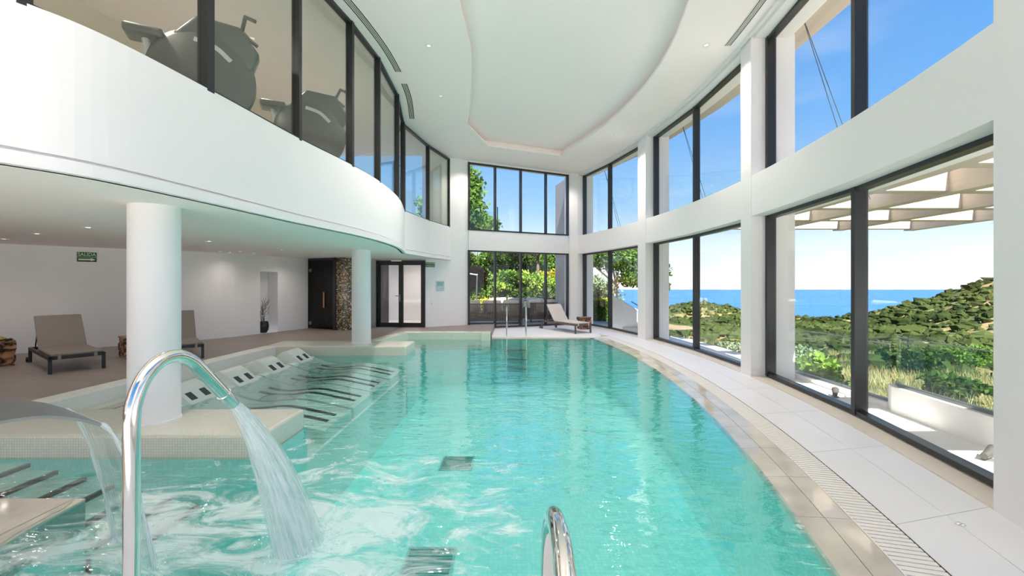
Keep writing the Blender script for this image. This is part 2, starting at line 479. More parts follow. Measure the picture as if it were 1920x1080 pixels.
def falling_water(name, cover, stretch, lo, hi):
    m, nt, b, o = nodes_of(name)
    nt.nodes.remove(b)
    uv = N(nt, 'ShaderNodeUVMap')
    mp = N(nt, 'ShaderNodeMapping'); mp.inputs['Scale'].default_value = stretch
    nt.links.new(uv.outputs[0], mp.inputs[0])
    nz = N(nt, 'ShaderNodeTexNoise', Scale=1.0, Detail=6.0, Roughness=0.6, Distortion=0.3)
    nt.links.new(mp.outputs[0], nz.inputs['Vector'])
    mr = N(nt, 'ShaderNodeMapRange'); mr.inputs[1].default_value = lo; mr.inputs[2].default_value = hi; mr.inputs[4].default_value = cover
    nt.links.new(nz.outputs['Fac'], mr.inputs[0])
    tr = N(nt, 'ShaderNodeBsdfTransparent'); tr.inputs[0].default_value = (0.95, 0.99, 0.98, 1)
    gl = N(nt, 'ShaderNodeBsdfGlossy'); gl.inputs['Roughness'].default_value = 0.08
    bp = N(nt, 'ShaderNodeBump', Strength=0.6, Distance=0.02); nt.links.new(nz.outputs['Fac'], bp.inputs['Height']); nt.links.new(bp.outputs[0], gl.inputs['Normal'])
    df = N(nt, 'ShaderNodeBsdfDiffuse'); df.inputs[0].default_value = (0.93, 0.97, 0.99, 1)
    tl = N(nt, 'ShaderNodeBsdfTranslucent'); tl.inputs[0].default_value = (0.93, 0.97, 0.99, 1)
    wh = N(nt, 'ShaderNodeMixShader'); wh.inputs[0].default_value = 0.4
    nt.links.new(df.outputs[0], wh.inputs[1]); nt.links.new(tl.outputs[0], wh.inputs[2])
    cl = N(nt, 'ShaderNodeMixShader'); cl.inputs[0].default_value = 0.10
    nt.links.new(tr.outputs[0], cl.inputs[1]); nt.links.new(gl.outputs[0], cl.inputs[2])
    lw = N(nt, 'ShaderNodeLayerWeight'); lw.inputs['Blend'].default_value = 0.5          # spray thins out toward its rim
    pw = N(nt, 'ShaderNodeMath', operation='POWER'); pw.inputs[1].default_value = 2.0; nt.links.new(lw.outputs['Facing'], pw.inputs[0])
    sb = N(nt, 'ShaderNodeMath', operation='SUBTRACT'); sb.inputs[0].default_value = 1.0; nt.links.new(pw.outputs[0], sb.inputs[1])
    fc = N(nt, 'ShaderNodeMath', operation='MULTIPLY'); nt.links.new(mr.outputs[0], fc.inputs[0]); nt.links.new(sb.outputs[0], fc.inputs[1])
    mx = N(nt, 'ShaderNodeMixShader')
    nt.links.new(fc.outputs[0], mx.inputs[0]); nt.links.new(cl.outputs[0], mx.inputs[1]); nt.links.new(wh.outputs[0], mx.inputs[2])
    nt.links.new(mx.outputs[0], o.inputs[0])
    return m
M['jet'] = falling_water('jet_water', 0.85, (30, 2.6, 1), 0.30, 0.60)
M['sheet'] = falling_water('sheet_water', 0.6, (30, 1.1, 1), 0.42, 0.70)

def leafmat(name, c1, c2, scale=2.0):
    m, nt, b, o = nodes_of(name)
    tc = N(nt, 'ShaderNodeTexCoord')
    nz = N(nt, 'ShaderNodeTexNoise', Scale=scale, Detail=4.0)
    nt.links.new(tc.outputs['Object'], nz.inputs['Vector'])
    rp = N(nt, 'ShaderNodeValToRGB'); rp.color_ramp.elements[0].position = 0.35; rp.color_ramp.elements[1].position = 0.65
    rp.color_ramp.elements[0].color = (*c1, 1); rp.color_ramp.elements[1].color = (*c2, 1)
    nt.links.new(nz.outputs['Fac'], rp.inputs[0])
    df = N(nt, 'ShaderNodeBsdfDiffuse'); tl = N(nt, 'ShaderNodeBsdfTranslucent')
    nt.links.new(rp.outputs[0], df.inputs[0]); nt.links.new(rp.outputs[0], tl.inputs[0])
    mx = N(nt, 'ShaderNodeMixShader'); mx.inputs[0].default_value = 0.35
    nt.links.new(df.outputs[0], mx.inputs[1]); nt.links.new(tl.outputs[0], mx.inputs[2]); nt.links.new(mx.outputs[0], o.inputs[0])
    nt.nodes.remove(b)
    return m
M['leaf_dark'] = leafmat('leaf_dark', (0.026, 0.056, 0.014), (0.08, 0.13, 0.03))
M['leaf_mid'] = leafmat('leaf_mid', (0.05, 0.11, 0.02), (0.15, 0.26, 0.05))
M['leaf_bright'] = leafmat('leaf_bright', (0.1, 0.2, 0.025), (0.28, 0.4, 0.07))
M['leaf_grey'] = leafmat('leaf_grey', (0.14, 0.19, 0.11), (0.34, 0.40, 0.25))
M['leaf_yellow'] = leafmat('leaf_yellow', (0.32, 0.33, 0.03), (0.62, 0.58, 0.08))
M['leaf_rust'] = leafmat('leaf_rust', (0.18, 0.09, 0.035), (0.42, 0.22, 0.10))
M['flower'] = leafmat('yellow_flower', (0.75, 0.50, 0.02), (0.9, 0.7, 0.05))
M['red_flower'] = leafmat('red_flower', (0.6, 0.05, 0.05), (0.8, 0.15, 0.1))
M['drygrass'] = leafmat('dry_grass', (0.26, 0.23, 0.10), (0.48, 0.43, 0.22), 0.6)
M['bark'] = plain('bark', (0.10, 0.075, 0.055), 0.9, noise=0.3, nscale=8)
M['bark_pale'] = plain('pale_bark', (0.42, 0.38, 0.32), 0.9, noise=0.2, nscale=8)
M['rattan'] = plain('rattan', (0.16, 0.12, 0.10), 0.7)
M['cushion'] = plain('cream_cushion', (0.72, 0.66, 0.58), 0.9, spec=0.1)
M['patio'] = plain('patio_stone', (0.50, 0.45, 0.40), 0.7, noise=0.15, nscale=2)
M['terrace'] = plain('terrace_stone', (0.80, 0.78, 0.75), 0.7, noise=0.04, nscale=2)
M['soil'] = plain('garden_soil', (0.16, 0.12, 0.07), 0.95, noise=0.3, nscale=1.5)
M['cable'] = plain('steel_cable', (0.05, 0.05, 0.055), 0.4)

def hillmat():
    m, nt, b, o = nodes_of('dry_hillside')
    g = N(nt, 'ShaderNodeNewGeometry')
    nz = N(nt, 'ShaderNodeTexNoise', Scale=0.07, Detail=10.0, Roughness=0.68)
    nt.links.new(g.outputs['Position'], nz.inputs['Vector'])
    rp = N(nt, 'ShaderNodeValToRGB')
    els = rp.color_ramp.elements
    els[0].position = 0.40; els[0].color = (0.035, 0.05, 0.02, 1)
    els[1].position = 0.64; els[1].color = (0.25, 0.18, 0.09, 1)
    e = els.new(0.47); e.color = (0.065, 0.078, 0.028, 1)
    e = els.new(0.54); e.color = (0.17, 0.14, 0.062, 1)
    nt.links.new(nz.outputs['Fac'], rp.inputs[0]); nt.links.new(rp.outputs[0], b.inputs['Base Color'])
    b.inputs['Roughness'].default_value = 0.95; b.inputs['Specular IOR Level'].default_value = 0.05
    return m
M['hill'] = hillmat()
M['scrub'] = leafmat('hill_scrub', (0.022, 0.036, 0.013), (0.075, 0.10, 0.032), 0.05)
M['sea'] = plain('sea_water', (0.018, 0.10, 0.34), 0.35, spec=0.35, noise=0.18, nscale=0.004, stretch=(1, 4, 1))

# ================================================================== plan of the building
CX, CY, RG = 4.44 - 21.25, 8.5, 21.25      # the arc of the right-hand glass
def arc(y, d=0.0, cx=CX, cy=CY, R=RG):
    th = math.asin((y - cy) / R)
    return (cx + (R + d) * math.cos(th), cy + (R + d) * math.sin(th))
def arcs(y0, y1, d, n=10):
    return [arc(y0 + (y1 - y0) * i / n, d) for i in range(n + 1)]
WIN = [(16.65, 14.95, 12.68), (12.22, 10.13, 7.66), (7.30, 5.12, 2.93), (2.10, 0.1, -1.80)]
ZL0, ZL1, ZU0, ZU1, ZC = 0.03, 2.76, 3.45, 5.80, 5.86
A0, B0 = (-1.51, 14.75), (2.17, 16.50)     # ends of the far window wall
LWALL = spline([(-13.6, -4.0), (-13.5, 2.5), (-12.1, 6.0), (-10.2, 8.5), (-7.85, 10.8), (-7.12, 12.2), (-6.5, 13.6)], 5)
FAS = spline([(-7.5, -4.0), (-6.2, -1.2), (-4.9, 0.9), (-3.85, 2.15), (-3.4, 2.83), (-3.16, 3.33), (-3.0, 4.28), (-2.83, 5.65), (-2.6, 6.95), (-2.50, 8.1), (-2.56, 9.6), (-2.85, 11.25)], 6)
FAS2 = [(-2.85, 11.25), (-2.53, 13.0), (-2.08, 14.5)]
FASALL = FAS + FAS2[1:]

# ------------------------------------------------------------------ right-hand wall: beam with pilasters
wall_r = MB()
wall_r.strip(arcs(-4.0, 16.9, 0, 40), 0.30, -0.30, ZL1, ZU0)        # beam between the two rows of windows
wall_r.strip(arcs(-4.0, 16.9, 0, 40), 0.26, -0.34, ZU1, ZC + 0.3)  # head over the upper windows
wr_o = wall_r.build('wall_right', M['white'])
tag(wr_o, 'curved white window wall with broad beam between two rows of windows', 'wall', kind='structure')
pil = [(12.68, 12.22), (7.66, 7.30), (2.93, 2.10), (-1.80, -4.0)]
for (ya, yb) in pil:
    ii, oo = 0.06, 0.0
    inn = [arc(ya - 0.0 + (yb - ya) * t, -0.31) for t in (0.0, 0.33, 0.66, 1.0)]
    out = [arc(ya + (yb - ya) * t, 0.42) for t in (1.0, 0.66, 0.33, 0.0)]
    q = MB().prism(inn + out, -0.05, ZC).build('pilaster', M['white'], wr_o)
# corner pier at the far end
MB().prism([B0, arc(16.62, -0.31), arc(16.66, 0.42), (3.05, 17.5), (2.45, 17.3), (2.06, 16.72)], -0.05, ZC).build('corner_pier', M['white'], wr_o)

def window(name, pts, z0, z1, mat, label, fw=0.055, fd=0.09, thick=None, parent=None, sill=0.05):
    """a framed window on a plan polyline: one upright per point, one pane between neighbours"""
    r = empty(name, (pts[0][0], pts[0][1], z0))
    inv = Matrix.Translation((-pts[0][0], -pts[0][1], -z0))
    def put(mb, nm, mt, **k):
        me = mb.mesh(nm, **k); me.transform(inv); return link(nm, me, mt, r)
    put(MB().strip(pts, -fd / 2, fd / 2, z0, z0 + sill), 'bottom_rail', M['black'])
    put(MB().strip(pts, -fd / 2, fd / 2, z1 - 0.05, z1), 'top_rail', M['black'])
    n = len(pts)
    for i, p in enumerate(pts):
        a = Vector(pts[max(i - 1, 0)]); b = Vector(pts[min(i + 1, n - 1)])
        t = (b - a).normalized(); nn = Vector((-t.y, t.x)); c = Vector(p)
        w = (thick or {}).get(i, fw)
        off = t * (w * 0.5) if i == 0 else (t * (-w * 0.5) if i == n - 1 else Vector((0, 0)))
        c = c + off; h = w / 2; k = fd / 2 + 0.012
        q = [c - t * h - nn * k, c + t * h - nn * k, c + t * h + nn * k, c - t * h + nn * k]
        put(MB().prism(q, z0, z1), 'mullion', M['black'])
    for i in range(n - 1):
        put(MB().strip([pts[i], pts[i + 1]], -0.008, 0.008, z0 + sill * 0.6, z1 - 0.03), 'pane', mat)
    return tag(r, label, 'window', kind='structure')

wl = ['far end of the curved wall by the tree root table', 'second from the far end of the curved wall', 'nearest in the curved wall', 'beyond the nearest pilaster']
wl = ['beside the white sunbed', 'second from the far corner', 'tallest in view, nearest the camera', 'past the nearest pilaster']
nwin = 0
for i, ys in enumerate(WIN):
    pts = [arc(y, 0.0) for y in ys]
    nwin += 1
    window('window_%d' % nwin, pts, ZL0, ZL1, M['glass'], 'lower two-pane black framed window in curved wall, ' + wl[i], fw=0.075, fd=0.12)
    nwin += 1
    window('window_%d' % nwin, pts, ZU0, ZU1, M['glass'], 'upper two-pane black framed window in curved wall, ' + wl[i], fw=0.075, fd=0.12)
# the slim sill in front of the lower windows
for i, ys in enumerate(WIN):
    s = MB().strip(arcs(ys[0], ys[2], 0, 8), -0.30, -0.06, -0.02, 0.012).build('trim_%d' % (i + 1), plain('sill_stone', (0.70, 0.64, 0.54), 0.5))
    tag(s, 'beige stone sill at the foot of the curved wall window ' + wl[i], 'sill', kind='structure')

# ------------------------------------------------------------------ far wall with its two window bands
def along(u, v=None):
    """point of the far wall line that stands on the sight line of photograph column u"""
    k = (u - 960) / 800.0
    dx, dy = B0[0] - A0[0], B0[1] - A0[1]
    s = (k * A0[1] - A0[0]) / (dx - k * dy)
    return (A0[0] + dx * s, A0[1] + dy * s)
FW = [along(u) for u in (877, 928, 976, 1023, 1065)]
wb_ = MB()
wb_.strip([A0, B0], -0.04, 0.34, ZL1, ZU0)
wb_.strip([A0, B0], -0.04, 0.34, ZU1, ZC + 0.3)
wbo = wb_.build('wall_back', M['white'])
tag(wbo, 'white far wall beam between two rows of four-pane windows', 'wall', kind='structure')
nwin += 1; window('window_%d' % nwin, FW, ZL0, ZL1, M['glass'], 'lower four-pane black window of the far wall facing the garden sofas', fw=0.06, fd=0.1)
nwin += 1; window('window_%d' % nwin, FW, ZU0, ZU1, M['glass'], 'upper four-pane black window of the far wall showing sky and tree', fw=0.06, fd=0.1)
# wall from the exit door to the far windows
wd = MB()
wd.strip([(-2.83, 13.95), (-2.08, 14.42), (-1.51, 14.75)], 0.0, 0.3, -0.1, ZC + 0.2)
wd.strip([(-4.75, 14.15), (-4.47, 14.12)], 0.0, 0.3, 0.0, 2.4)
wd.strip([(-4.75, 14.15), (-2.8, 13.95)], 0.0, 0.3, 2.36, 3.3)
wdo = wd.build('wall_left_far', M['white'])
tag(wdo, 'white wall between the black exit door and the far windows', 'wall', kind='structure')

# ------------------------------------------------------------------ wall on the left, with a niche
niA, niB = (-7.16, 12.13), (-6.93, 12.62)
wl_ = MB()
li = [p for p in LWALL if p[1] < 12.0]
wl_.strip(li + [niA], 0.0, 0.2, 0.0, ZC)
wl_.strip([niB, (-6.75, 13.05), (-6.5, 13.6)], 0.0, 0.2, 0.0, ZC)
wl_.strip([niA, niB], 0.0, 0.2, 1.95, ZC)
wl_.strip([niA, niB], 0.45, 0.6, 0.0, 2.1)
wl_.strip([niA, niB], 0.2, 0.6, 1.95, 2.1)
tq = (Vector(niB) - Vector(niA)).normalized()
wl_.strip([Vector(niA) - tq * 0.12, Vector(niA)], 0.2, 0.6, 0.0, 2.1)
wl_.strip([Vector(niB), Vector(niB) + tq * 0.12], 0.2, 0.6, 0.0, 2.1)
tag(wl_.build('wall_left', M['white']), 'curved white wall behind the loungers with a tall narrow niche', 'wall', kind='structure')
# unseen wall behind the camera, its bare openings shaped to admit sun
wn_m = MB()
for x0, x1, z0, z1 in ((-13.7, 3.2, 5.55, ZC), (-13.7, -12.5, 0, 5.55), (-8.3, -5.8, 0, 5.55), (2.6, 3.2, 0, 5.55), (-12.5, -7.4, 2.4, 3.4)):
    wn_m.box(x0, x1, -4.3, -4.0, z0, z1)
tag(wn_m.build('wall_front', M['white']), 'unseen white wall behind the viewpoint, opened wide to let sunlight in', 'wall', kind='structure')

# ------------------------------------------------------------------ upper floor: slab, fascia, glazing
slab_poly = offset(FASALL, 0.03)[:]
lower = [p for p in slab_poly] + [(-2.83, 14.0), (-4.7, 14.2), (-6.5, 13.6)] + LWALL[::-1][1:]
sl = MB().prism(lower, 2.40, 3.28)
tag(sl.build('ceiling_lower', M['ceiling']), 'low pale ceiling over the lounger deck, curved at its edge', 'ceiling', kind='structure')
fa = MB()
fa.strip(FASALL, 0.06, -0.02, 2.52, 3.52)
fa.strip(FASALL, 0.05, -0.045, 2.40, 2.495)
fa.strip(FASALL, 0.06, 0.02, 2.40, 3.40)
tag(fa.build('balcony_fascia', M['white']), 'broad curved white balcony front under the gym windows', 'balcony front', kind='structure')
gf = MB().prism([p for p in offset(FASALL, 0.1)] + [(-4.7, 14.0), (-6.5, 13.4)] + LWALL[::-1][2:], 3.281, 3.30)
tag(gf.build('floor_gym', M['gymfloor']), 'grey floor of the gym behind the upper glazing', 'floor', kind='structure')
def on_fas(u):
    k = (u - 960) / 800.0
    best = None
    for a, b in zip(FASALL[:-1], FASALL[1:]):
        f0, f1 = a[0] - k * a[1], b[0] - k * b[1]
        if f0 * f1 <= 0 and a[1] > 1:
            s = f0 / (f0 - f1); best = (a[0] + (b[0] - a[0]) * s, a[1] + (b[1] - a[1]) * s)
    return best
gpts = [FAS[0], FAS[9], FAS[17]] + [on_fas(u) for u in (44, 392, 561, 660, 711)] + [(-2.56, 9.6), (-2.85, 11.25)]
gpts = offset(gpts, 0.035)
nwin += 1
window('window_%d' % nwin, gpts, 3.50, ZC, M['glass_gym'], 'curved row of tall black framed gym windows over the balcony front', fw=0.055, fd=0.09, thick={4: 0.085, 3: 0.08, 6: 0.07}, sill=0.04)
g2 = offset([(-2.85, 11.25), on_fas(804), (-2.11, 14.4)], 0.035)
nwin += 1
window('window_%d' % nwin, g2, 3.50, ZC - 0.04, M['glass_gym'], 'straight two-pane upper gym window beside the far windows', fw=0.055, fd=0.09, sill=0.04)
# gym partition wall, cream
gw = MB().strip([(-8.2, -3.9), (-7.4, 2.0), (-6.6, 6.0), (-5.9, 9.5), (-5.4, 13.4)], 0.0, 0.15, 3.3, ZC)
tag(gw.build('wall_gym', plain('gym_wall_paint', (0.74, 0.68, 0.58), 0.8)), 'beige wall at the back of the upper gym', 'wall', kind='structure')

# ------------------------------------------------------------------ ceiling with the lens-shaped tray
tray = spline([(-0.3, 0.4), (-0.62, 3.0), (-0.78, 5.2), (-0.80, 6.4), (-0.76, 7.9), (-1.0, 10.2), (-1.2, 11.45)], 6)
tray += [(-0.74, 13.2)]
tray += spline([(1.60, 14.2), (2.47, 11.64), (2.83, 9.6), (2.87, 7.9), (2.64, 6.3), (2.2, 4.4), (1.4, 2.0), (0.7, 0.4)], 6)
outer = [(-13.9, -4.3), (-13.9, 14.35), (-2.85, 14.2), (-2.12, 14.65), (-1.6, 15.02), (2.0, 16.75), (2.9, 17.3)] + [arc(y, 0.2) for y in (16, 14, 12, 10, 8.5, 7, 5, 3, 1, -1, -4.3)]
bm = bmesh.new()
def loop(pts, z):
    vs_ = [bm.verts.new((p[0], p[1], z)) for p in pts]
    return vs_, [bm.edges.new((vs_[i], vs_[(i + 1) % len(vs_)])) for i in range(len(vs_))]
vo, eo = loop(outer, ZC); vi, ei = loop(tray, ZC)
bmesh.ops.triangle_fill(bm, edges=eo + ei, use_beauty=True)
inn_ = offset(tray + tray[:1], -0.0)[:-1]
vt = [bm.verts.new((p[0], p[1], ZC + 0.06)) for p in tray]
cxm = (0.9, 7.5)
vt2 = [bm.verts.new((p[0] + (p[0] - cxm[0]) * 0.10, p[1] + (p[1] - cxm[1]) * 0.03, ZC + 0.06)) for p in tray]
vt3 = [bm.verts.new((v.co.x, v.co.y, ZC + 0.24)) for v in vt2]
n = len(tray)
for i in range(n):
    j = (i + 1) % n
    bm.faces.new((vi[i], vi[j], vt[j], vt[i])); bm.faces.new((vt[i], vt[j], vt2[j], vt2[i])); bm.faces.new((vt2[i], vt2[j], vt3[j], vt3[i]))
bm.faces.new(vt3)
me = bpy.data.meshes.new('ceiling'); bm.to_mesh(me); bm.free()
tag(link('ceiling', me, M['ceiling']), 'high white ceiling with a recessed lens-shaped tray', 'ceiling', kind='structure')
rf = MB().prism([(-14.2, -4.6), (-14.2, 14.6), (-2.9, 14.5), (-1.7, 15.2), (2.0, 16.95), (2.9, 17.6)] + [arc(y, 1.15) for y in (16.6, 15, 13, 11, 9, 7, 5, 3, 1, -1, -4.6)], ZC + 0.32, ZC + 0.5)
tag(rf.build('roof', M['cream']), 'unseen flat roof slab, overhang added to keep sun off the upper windows', 'roof', kind='structure')  # out of view; the overhang is shaped to block the sun

# ------------------------------------------------------------------ floors and pool
PX, PY, PR = 2.74 - 23.0, 8.8, 23.0        # arc of the pool's right edge
def pe(y, d=0.0): return arc(y, d, PX, PY, PR)
def pes(y0, y1, d, n): return [pe(y0 + (y1 - y0) * i / n, d) for i in range(n + 1)]
YB = 12.56
NEAR = spline([(-3.2, 3.2), (-3.13, 2.6), (-2.72, 2.02), (-1.9, 1.72), (-1.0, 1.55), (0.3, 1.45), (1.56, 1.42)], 4)
pool_out = NEAR + [pe(y) for y in (1.6, 2.4, 3.2, 4, 5, 6, 7, 8, 9, 10, 11, 12)] + [pe(YB), (-0.62, YB), (-0.62, 12.25), (-0.87, 12.25), (-0.87, 12.45), (-3.02, 12.45), (-3.40, 10.575),
            (-2.38, 10.575), (-2.38, 9.625), (-5.35, 9.625), (-5.55, 4.855), (-2.33, 4.855), (-2.33, 3.965), (-5.3, 3.965), (-5.3, 3.2)]
# basin: floor and sides of the whole pool (mosaic)
bs = MB(); n = len(pool_out)
bs.add([(p[0], p[1], -1.35) for p in pool_out], [tuple(range(n))])
bs.add([(p[0], p[1], -1.35) for p in pool_out] + [(p[0], p[1], -0.03) for p in pool_out], [(i, (i + 1) % n, n + (i + 1) % n, n + i) for i in range(n)])
tag(bs.build('pool_basin', M['basin']), 'turquoise mosaic floor and sides of the indoor pool', 'pool', kind='structure')
# water
wv = [(p[0], p[1], -0.02) for p in pool_out]
wm = pydata('pool_water', wv, [tuple(range(n))])
tag(link('pool_water', wm, M['water']), 'rippled turquoise water filling the indoor pool', 'water', kind='structure')
# white deck: concrete bed below, slabs above
bed = MB().prism([pe(y, 0.57) for y in (-4, 0, 2, 4, 6, 8, 10, 11, 12, 13.2)] + [(-0.62, 12.9), (-0.62, 15.0), (2.15, 16.55)] + [arc(y, 0.1) for y in (16.6, 15, 13, 11, 9, 7, 5, 3, 1, -1, -4)], -0.2, -0.012)
deck = bed.build('floor_deck', M['grout'])
tag(deck, 'white tiled pool deck along the curved window wall', 'floor', kind='structure')
ys = [13.6 - 1.18 * i for i in range(13)]
def quad_tile(pts, z1, name, mat, parent, th=0.02, gap=0.003, bev=0.002):
    c = sum((Vector(p[:2]) for p in pts), Vector((0, 0))) / len(pts)
    q = [tuple(Vector(p[:2]) + (c - Vector(p[:2])).normalized() * gap) for p in pts]
    return MB().prism(q, z1 - th, z1).build(name, mat, parent)
for k in range(len(ys) - 1):
    ya, yb = ys[k], ys[k + 1]
    def row(t, y):
        a, b = Vector(pe(y, 0.575)), Vector(arc(y, -0.30))
        return a.lerp(b, t)
    for (t0, t1) in ((0, 0.52), (0.52, 1.0)):
        pts = [row(t0, ya), row(t0, (ya + yb) / 2), row(t0, yb), row(t1, yb), row(t1, (ya + yb) / 2), row(t1, ya)]
        quad_tile(pts, 0.0, 'tile', M['deckwhite'], deck)
for k, (ya, yb) in enumerate(((13.6, 15.0), (15.0, 16.6))):
    pass
bk = MB().prism([(-0.62, 12.9), (pe(12.9)[0] + 0.33, 12.9), row(0, 13.6), row(1, 13.6)] + [arc(y, -0.3) for y in (14.5, 15.5, 16.55)] + [B0, A0, (-0.62, 15.1)], -0.012, 0.0)
bk.build('tile_field', M['deckwhite'], deck)
# pilaster feet rest on the deck, the strip under the windows is tiled too
MB().strip(arcs(-3.8, 16.6, 0, 40), 0.31, -0.06, -0.02, -0.004).build('edge_band', M['deckwhite'], deck)

# coping: two rows of wet stone between water and grate
cop = empty('pool_coping', (2.6, 2.0, 0))
tag(cop, 'wet beige stone coping between the pool water and the grate', 'coping', kind='structure')
def sloped(ya, yb, d0, d1, z0, z1, name, mat, parent, th=0.05, g=0.0025):
    m = 3
    v, f = [], []
    for i in range(m + 1):
        y = ya + (yb - ya) * i / m
        if i == 0: y -= g
        if i == m: y += g
        p, q = pe(y, d0 + g), pe(y, d1 - g)
        v += [(p[0], p[1], z0 - th), (q[0], q[1], z1 - th), (q[0], q[1], z1), (p[0], p[1], z0)]
    for i in range(m):
        for k in range(4):
            f.append((4 * i + k, 4 * i + (k + 1) % 4, 4 * i + 4 + (k + 1) % 4, 4 * i + 4 + k))
    f += [(0, 1, 2, 3), (4 * m + 3, 4 * m + 2, 4 * m + 1, 4 * m)]
    me = pydata(name, v, f)
    o = link(name, me, mat, parent)
    o.matrix_parent_inverse = parent.matrix_basis.inverted()
    return o
yy = 12.9
while yy > 0.9:
    yb = max(yy - 0.62, 0.8)
    sloped(yy, yb, -0.02, 0.165, -0.028, -0.010, 'coping_stone', M['coping'], cop)
    sloped(yy, yb, 0.165, 0.325, -0.010, 0.000, 'coping_stone', M['coping'], cop)
    yy = yb
# back edge of the pool
for x0 in np.arange(-0.6, 2.25, 0.57):
    o = MB().box(x0 + 0.002, min(x0 + 0.568, 2.3), YB - 0.01, YB + 0.10, -0.06, -0.006).build('coping_stone', M['coping'], cop)
    o.matrix_parent_inverse = cop.matrix_basis.inverted()

# overflow grate with its slats
gr = empty('overflow_grate', pe(2.0, 0.45) + (0,))
tag(gr, 'white slatted overflow grate curving along the right-hand pool edge', 'grate', kind='structure')
ginv = gr.matrix_basis.inverted()
def gput(mb, nm, mt, kind=None):
    o = mb.build(nm, mt, gr); o.matrix_parent_inverse = Matrix.Translation(-Vector(pe(2.0, 0.45) + (0,)))
    if kind: o['kind'] = kind
    return o
gput(MB().strip(pes(12.9, -1.5, 0, 40), 0.325, 0.575, -0.14, -0.06), 'channel', M['channel'])
gput(MB().strip(pes(12.9, -1.5, 0, 40), 0.325, 0.335, -0.03, 0.003), 'edge_rail', M['grate'])
gput(MB().strip(pes(12.9, -1.5, 0, 40), 0.567, 0.576, -0.03, -0.001), 'edge_rail', M['channel'])
slat_me = MB().box(-0.114, 0.114, -0.017, 0.017, -0.022, 0.0).mesh('slat')
slat_me.materials.append(M['grate'])
th0, th1 = math.asin((1.95 - PY) / PR), math.asin((12.85 - PY) / PR)
ns = int((th1 - th0) * PR / 0.044)
base = Vector(pe(2.0, 0.45) + (0,))
for i in range(ns):
    th = th0 + (th1 - th0) * i / (ns - 1)
    o = bpy.data.objects.new('slat', slat_me); COL.objects.link(o); o.parent = gr
    o.location = Vector((PX + (PR + 0.451) * math.cos(th), PY + (PR + 0.451) * math.sin(th), 0)) - base
    o.rotation_euler = (0, 0, th)
bg = empty('overflow_grate', (-0.6, 12.75, 0))
tag(bg, 'white toothed overflow grate along the back edge by the pool ladder', 'grate', kind='structure')
mbb = MB()
for x in np.arange(0.0, 3.05, 0.044): mbb.box(x, x + 0.032, -0.09, 0.15, -0.02, 0.002)
link('slats', mbb.mesh('slats'), M['grate'], bg)['kind'] = 'stuff'
link('channel', MB().box(0, 3.05, -0.09, 0.15, -0.08, -0.015).mesh('channel'), M['channel'], bg)

# near deck under the camera and the ledge with the fountains
nd = MB().prism(NEAR[::-1] + [(-3.2, 3.2), (-5.3, 3.2), (-7.0, 3.2), (-7.0, -4.0)] + [pe(-4, 0.33), pe(-2, 0.33), pe(0, 0.33), pe(1.4, 0.02)], -0.25, -0.012)
ndo = nd.build('floor_near', M['grout'])
tag(ndo, 'beige stone ledge at the near side of the pool', 'floor', kind='structure')
for (x0, x1, y0, y1) in ((-3.95, -3.27, 2.63, 3.18), (-4.64, -3.96, 2.63, 3.18), (-3.95, -3.24, 2.04, 2.62), (-4.64, -3.96, 2.04, 2.62), (-5.3, -4.65, 2.63, 3.18), (-5.3, -4.65, 2.04, 2.62)):
    MB().box(x0, x1, y0, y1, -0.012, 0.0).build('ledge_tile', M['coping'], ndo)
MB().prism([(-3.26, 3.18)] + [(p[0] - 0.012, p[1] + 0.0) for p in NEAR[1:9]] + [(-3.23, 2.0)], -0.012, 0.0).build('ledge_tile', M['coping'], ndo)
MB().prism([(p[0] - 0.0, p[1] - 0.012) for p in NEAR[9:]][::-1] + [(-3.23, 1.98), (-3.23, -3.9), (0.5, -3.9), (1.2, 0.0)], -0.012, 0.0).build('ledge_tile', M['deckwhite'], ndo)

# brown deck
deckl = [(-13.6, -4.0), (-7.0, -4.0), (-7.0, 3.2), (-7.0, 3.99), (-5.55, 3.99), (-5.55, 4.83), (-5.35, 9.65), (-5.35, 10.55), (-3.40, 10.55), (-3.02, 12.45), (-0.87, 12.45), (-0.62, 12.45),
         (-0.62, 15.1), (-1.51, 14.78), (-2.08, 14.45), (-2.83, 13.98), (-4.7, 14.2), (-6.4, 14.0), (-6.5, 13.6)] + LWALL[::-1][1:]
tag(MB().prism(deckl, -0.3, ZD).build('floor', M['boards']), 'grey-brown boarded deck under the lounge chairs', 'floor', kind='structure')
# tiled kerbs, 4 mm proud of the deck
kb = MB()
kb.strip([(-5.55, 4.83), (-5.35, 9.66)], 0.30, -0.012, -0.3, ZD + 0.004)
tag(kb.build('pool_kerb', M['headrest'], bevel=0.012), 'white tiled kerb running along the brown deck behind the spa loungers', 'kerb', kind='structure')
kb = MB()
kb.strip([(-3.40, 10.55), (-3.02, 12.45)], 0.26, -0.01, -0.3, ZD + 0.004)
kb.strip([(-3.30, 12.44), (-0.87, 12.44)], 0.30, -0.01, -0.3, ZD + 0.004)
kb.box(-0.88, -0.62, 12.2, 12.75, -0.3, ZD + 0.006)
tag(kb.build('pool_kerb', M['mosaic'], bevel=0.012), 'pale tiled kerb around the back corner of the pool by the exit door', 'kerb', kind='structure')
for (poly, lab) in (([(-2.35, 3.985), (-2.35, 4.835), (-5.56, 4.835), (-7.05, 4.835), (-7.05, 3.985)], 'near tiled platform carrying the thick white column'),
                    ([(-2.40, 9.645), (-2.40, 10.555), (-3.6, 10.565), (-5.65, 10.565), (-5.65, 9.645)], 'far tiled platform carrying the distant white column')):
    tag(MB().prism(poly, -1.35, ZD + 0.006).build('pool_platform', M['mosaic'], bevel=0.035, bseg=3, smooth=True), lab, 'platform', kind='structure')

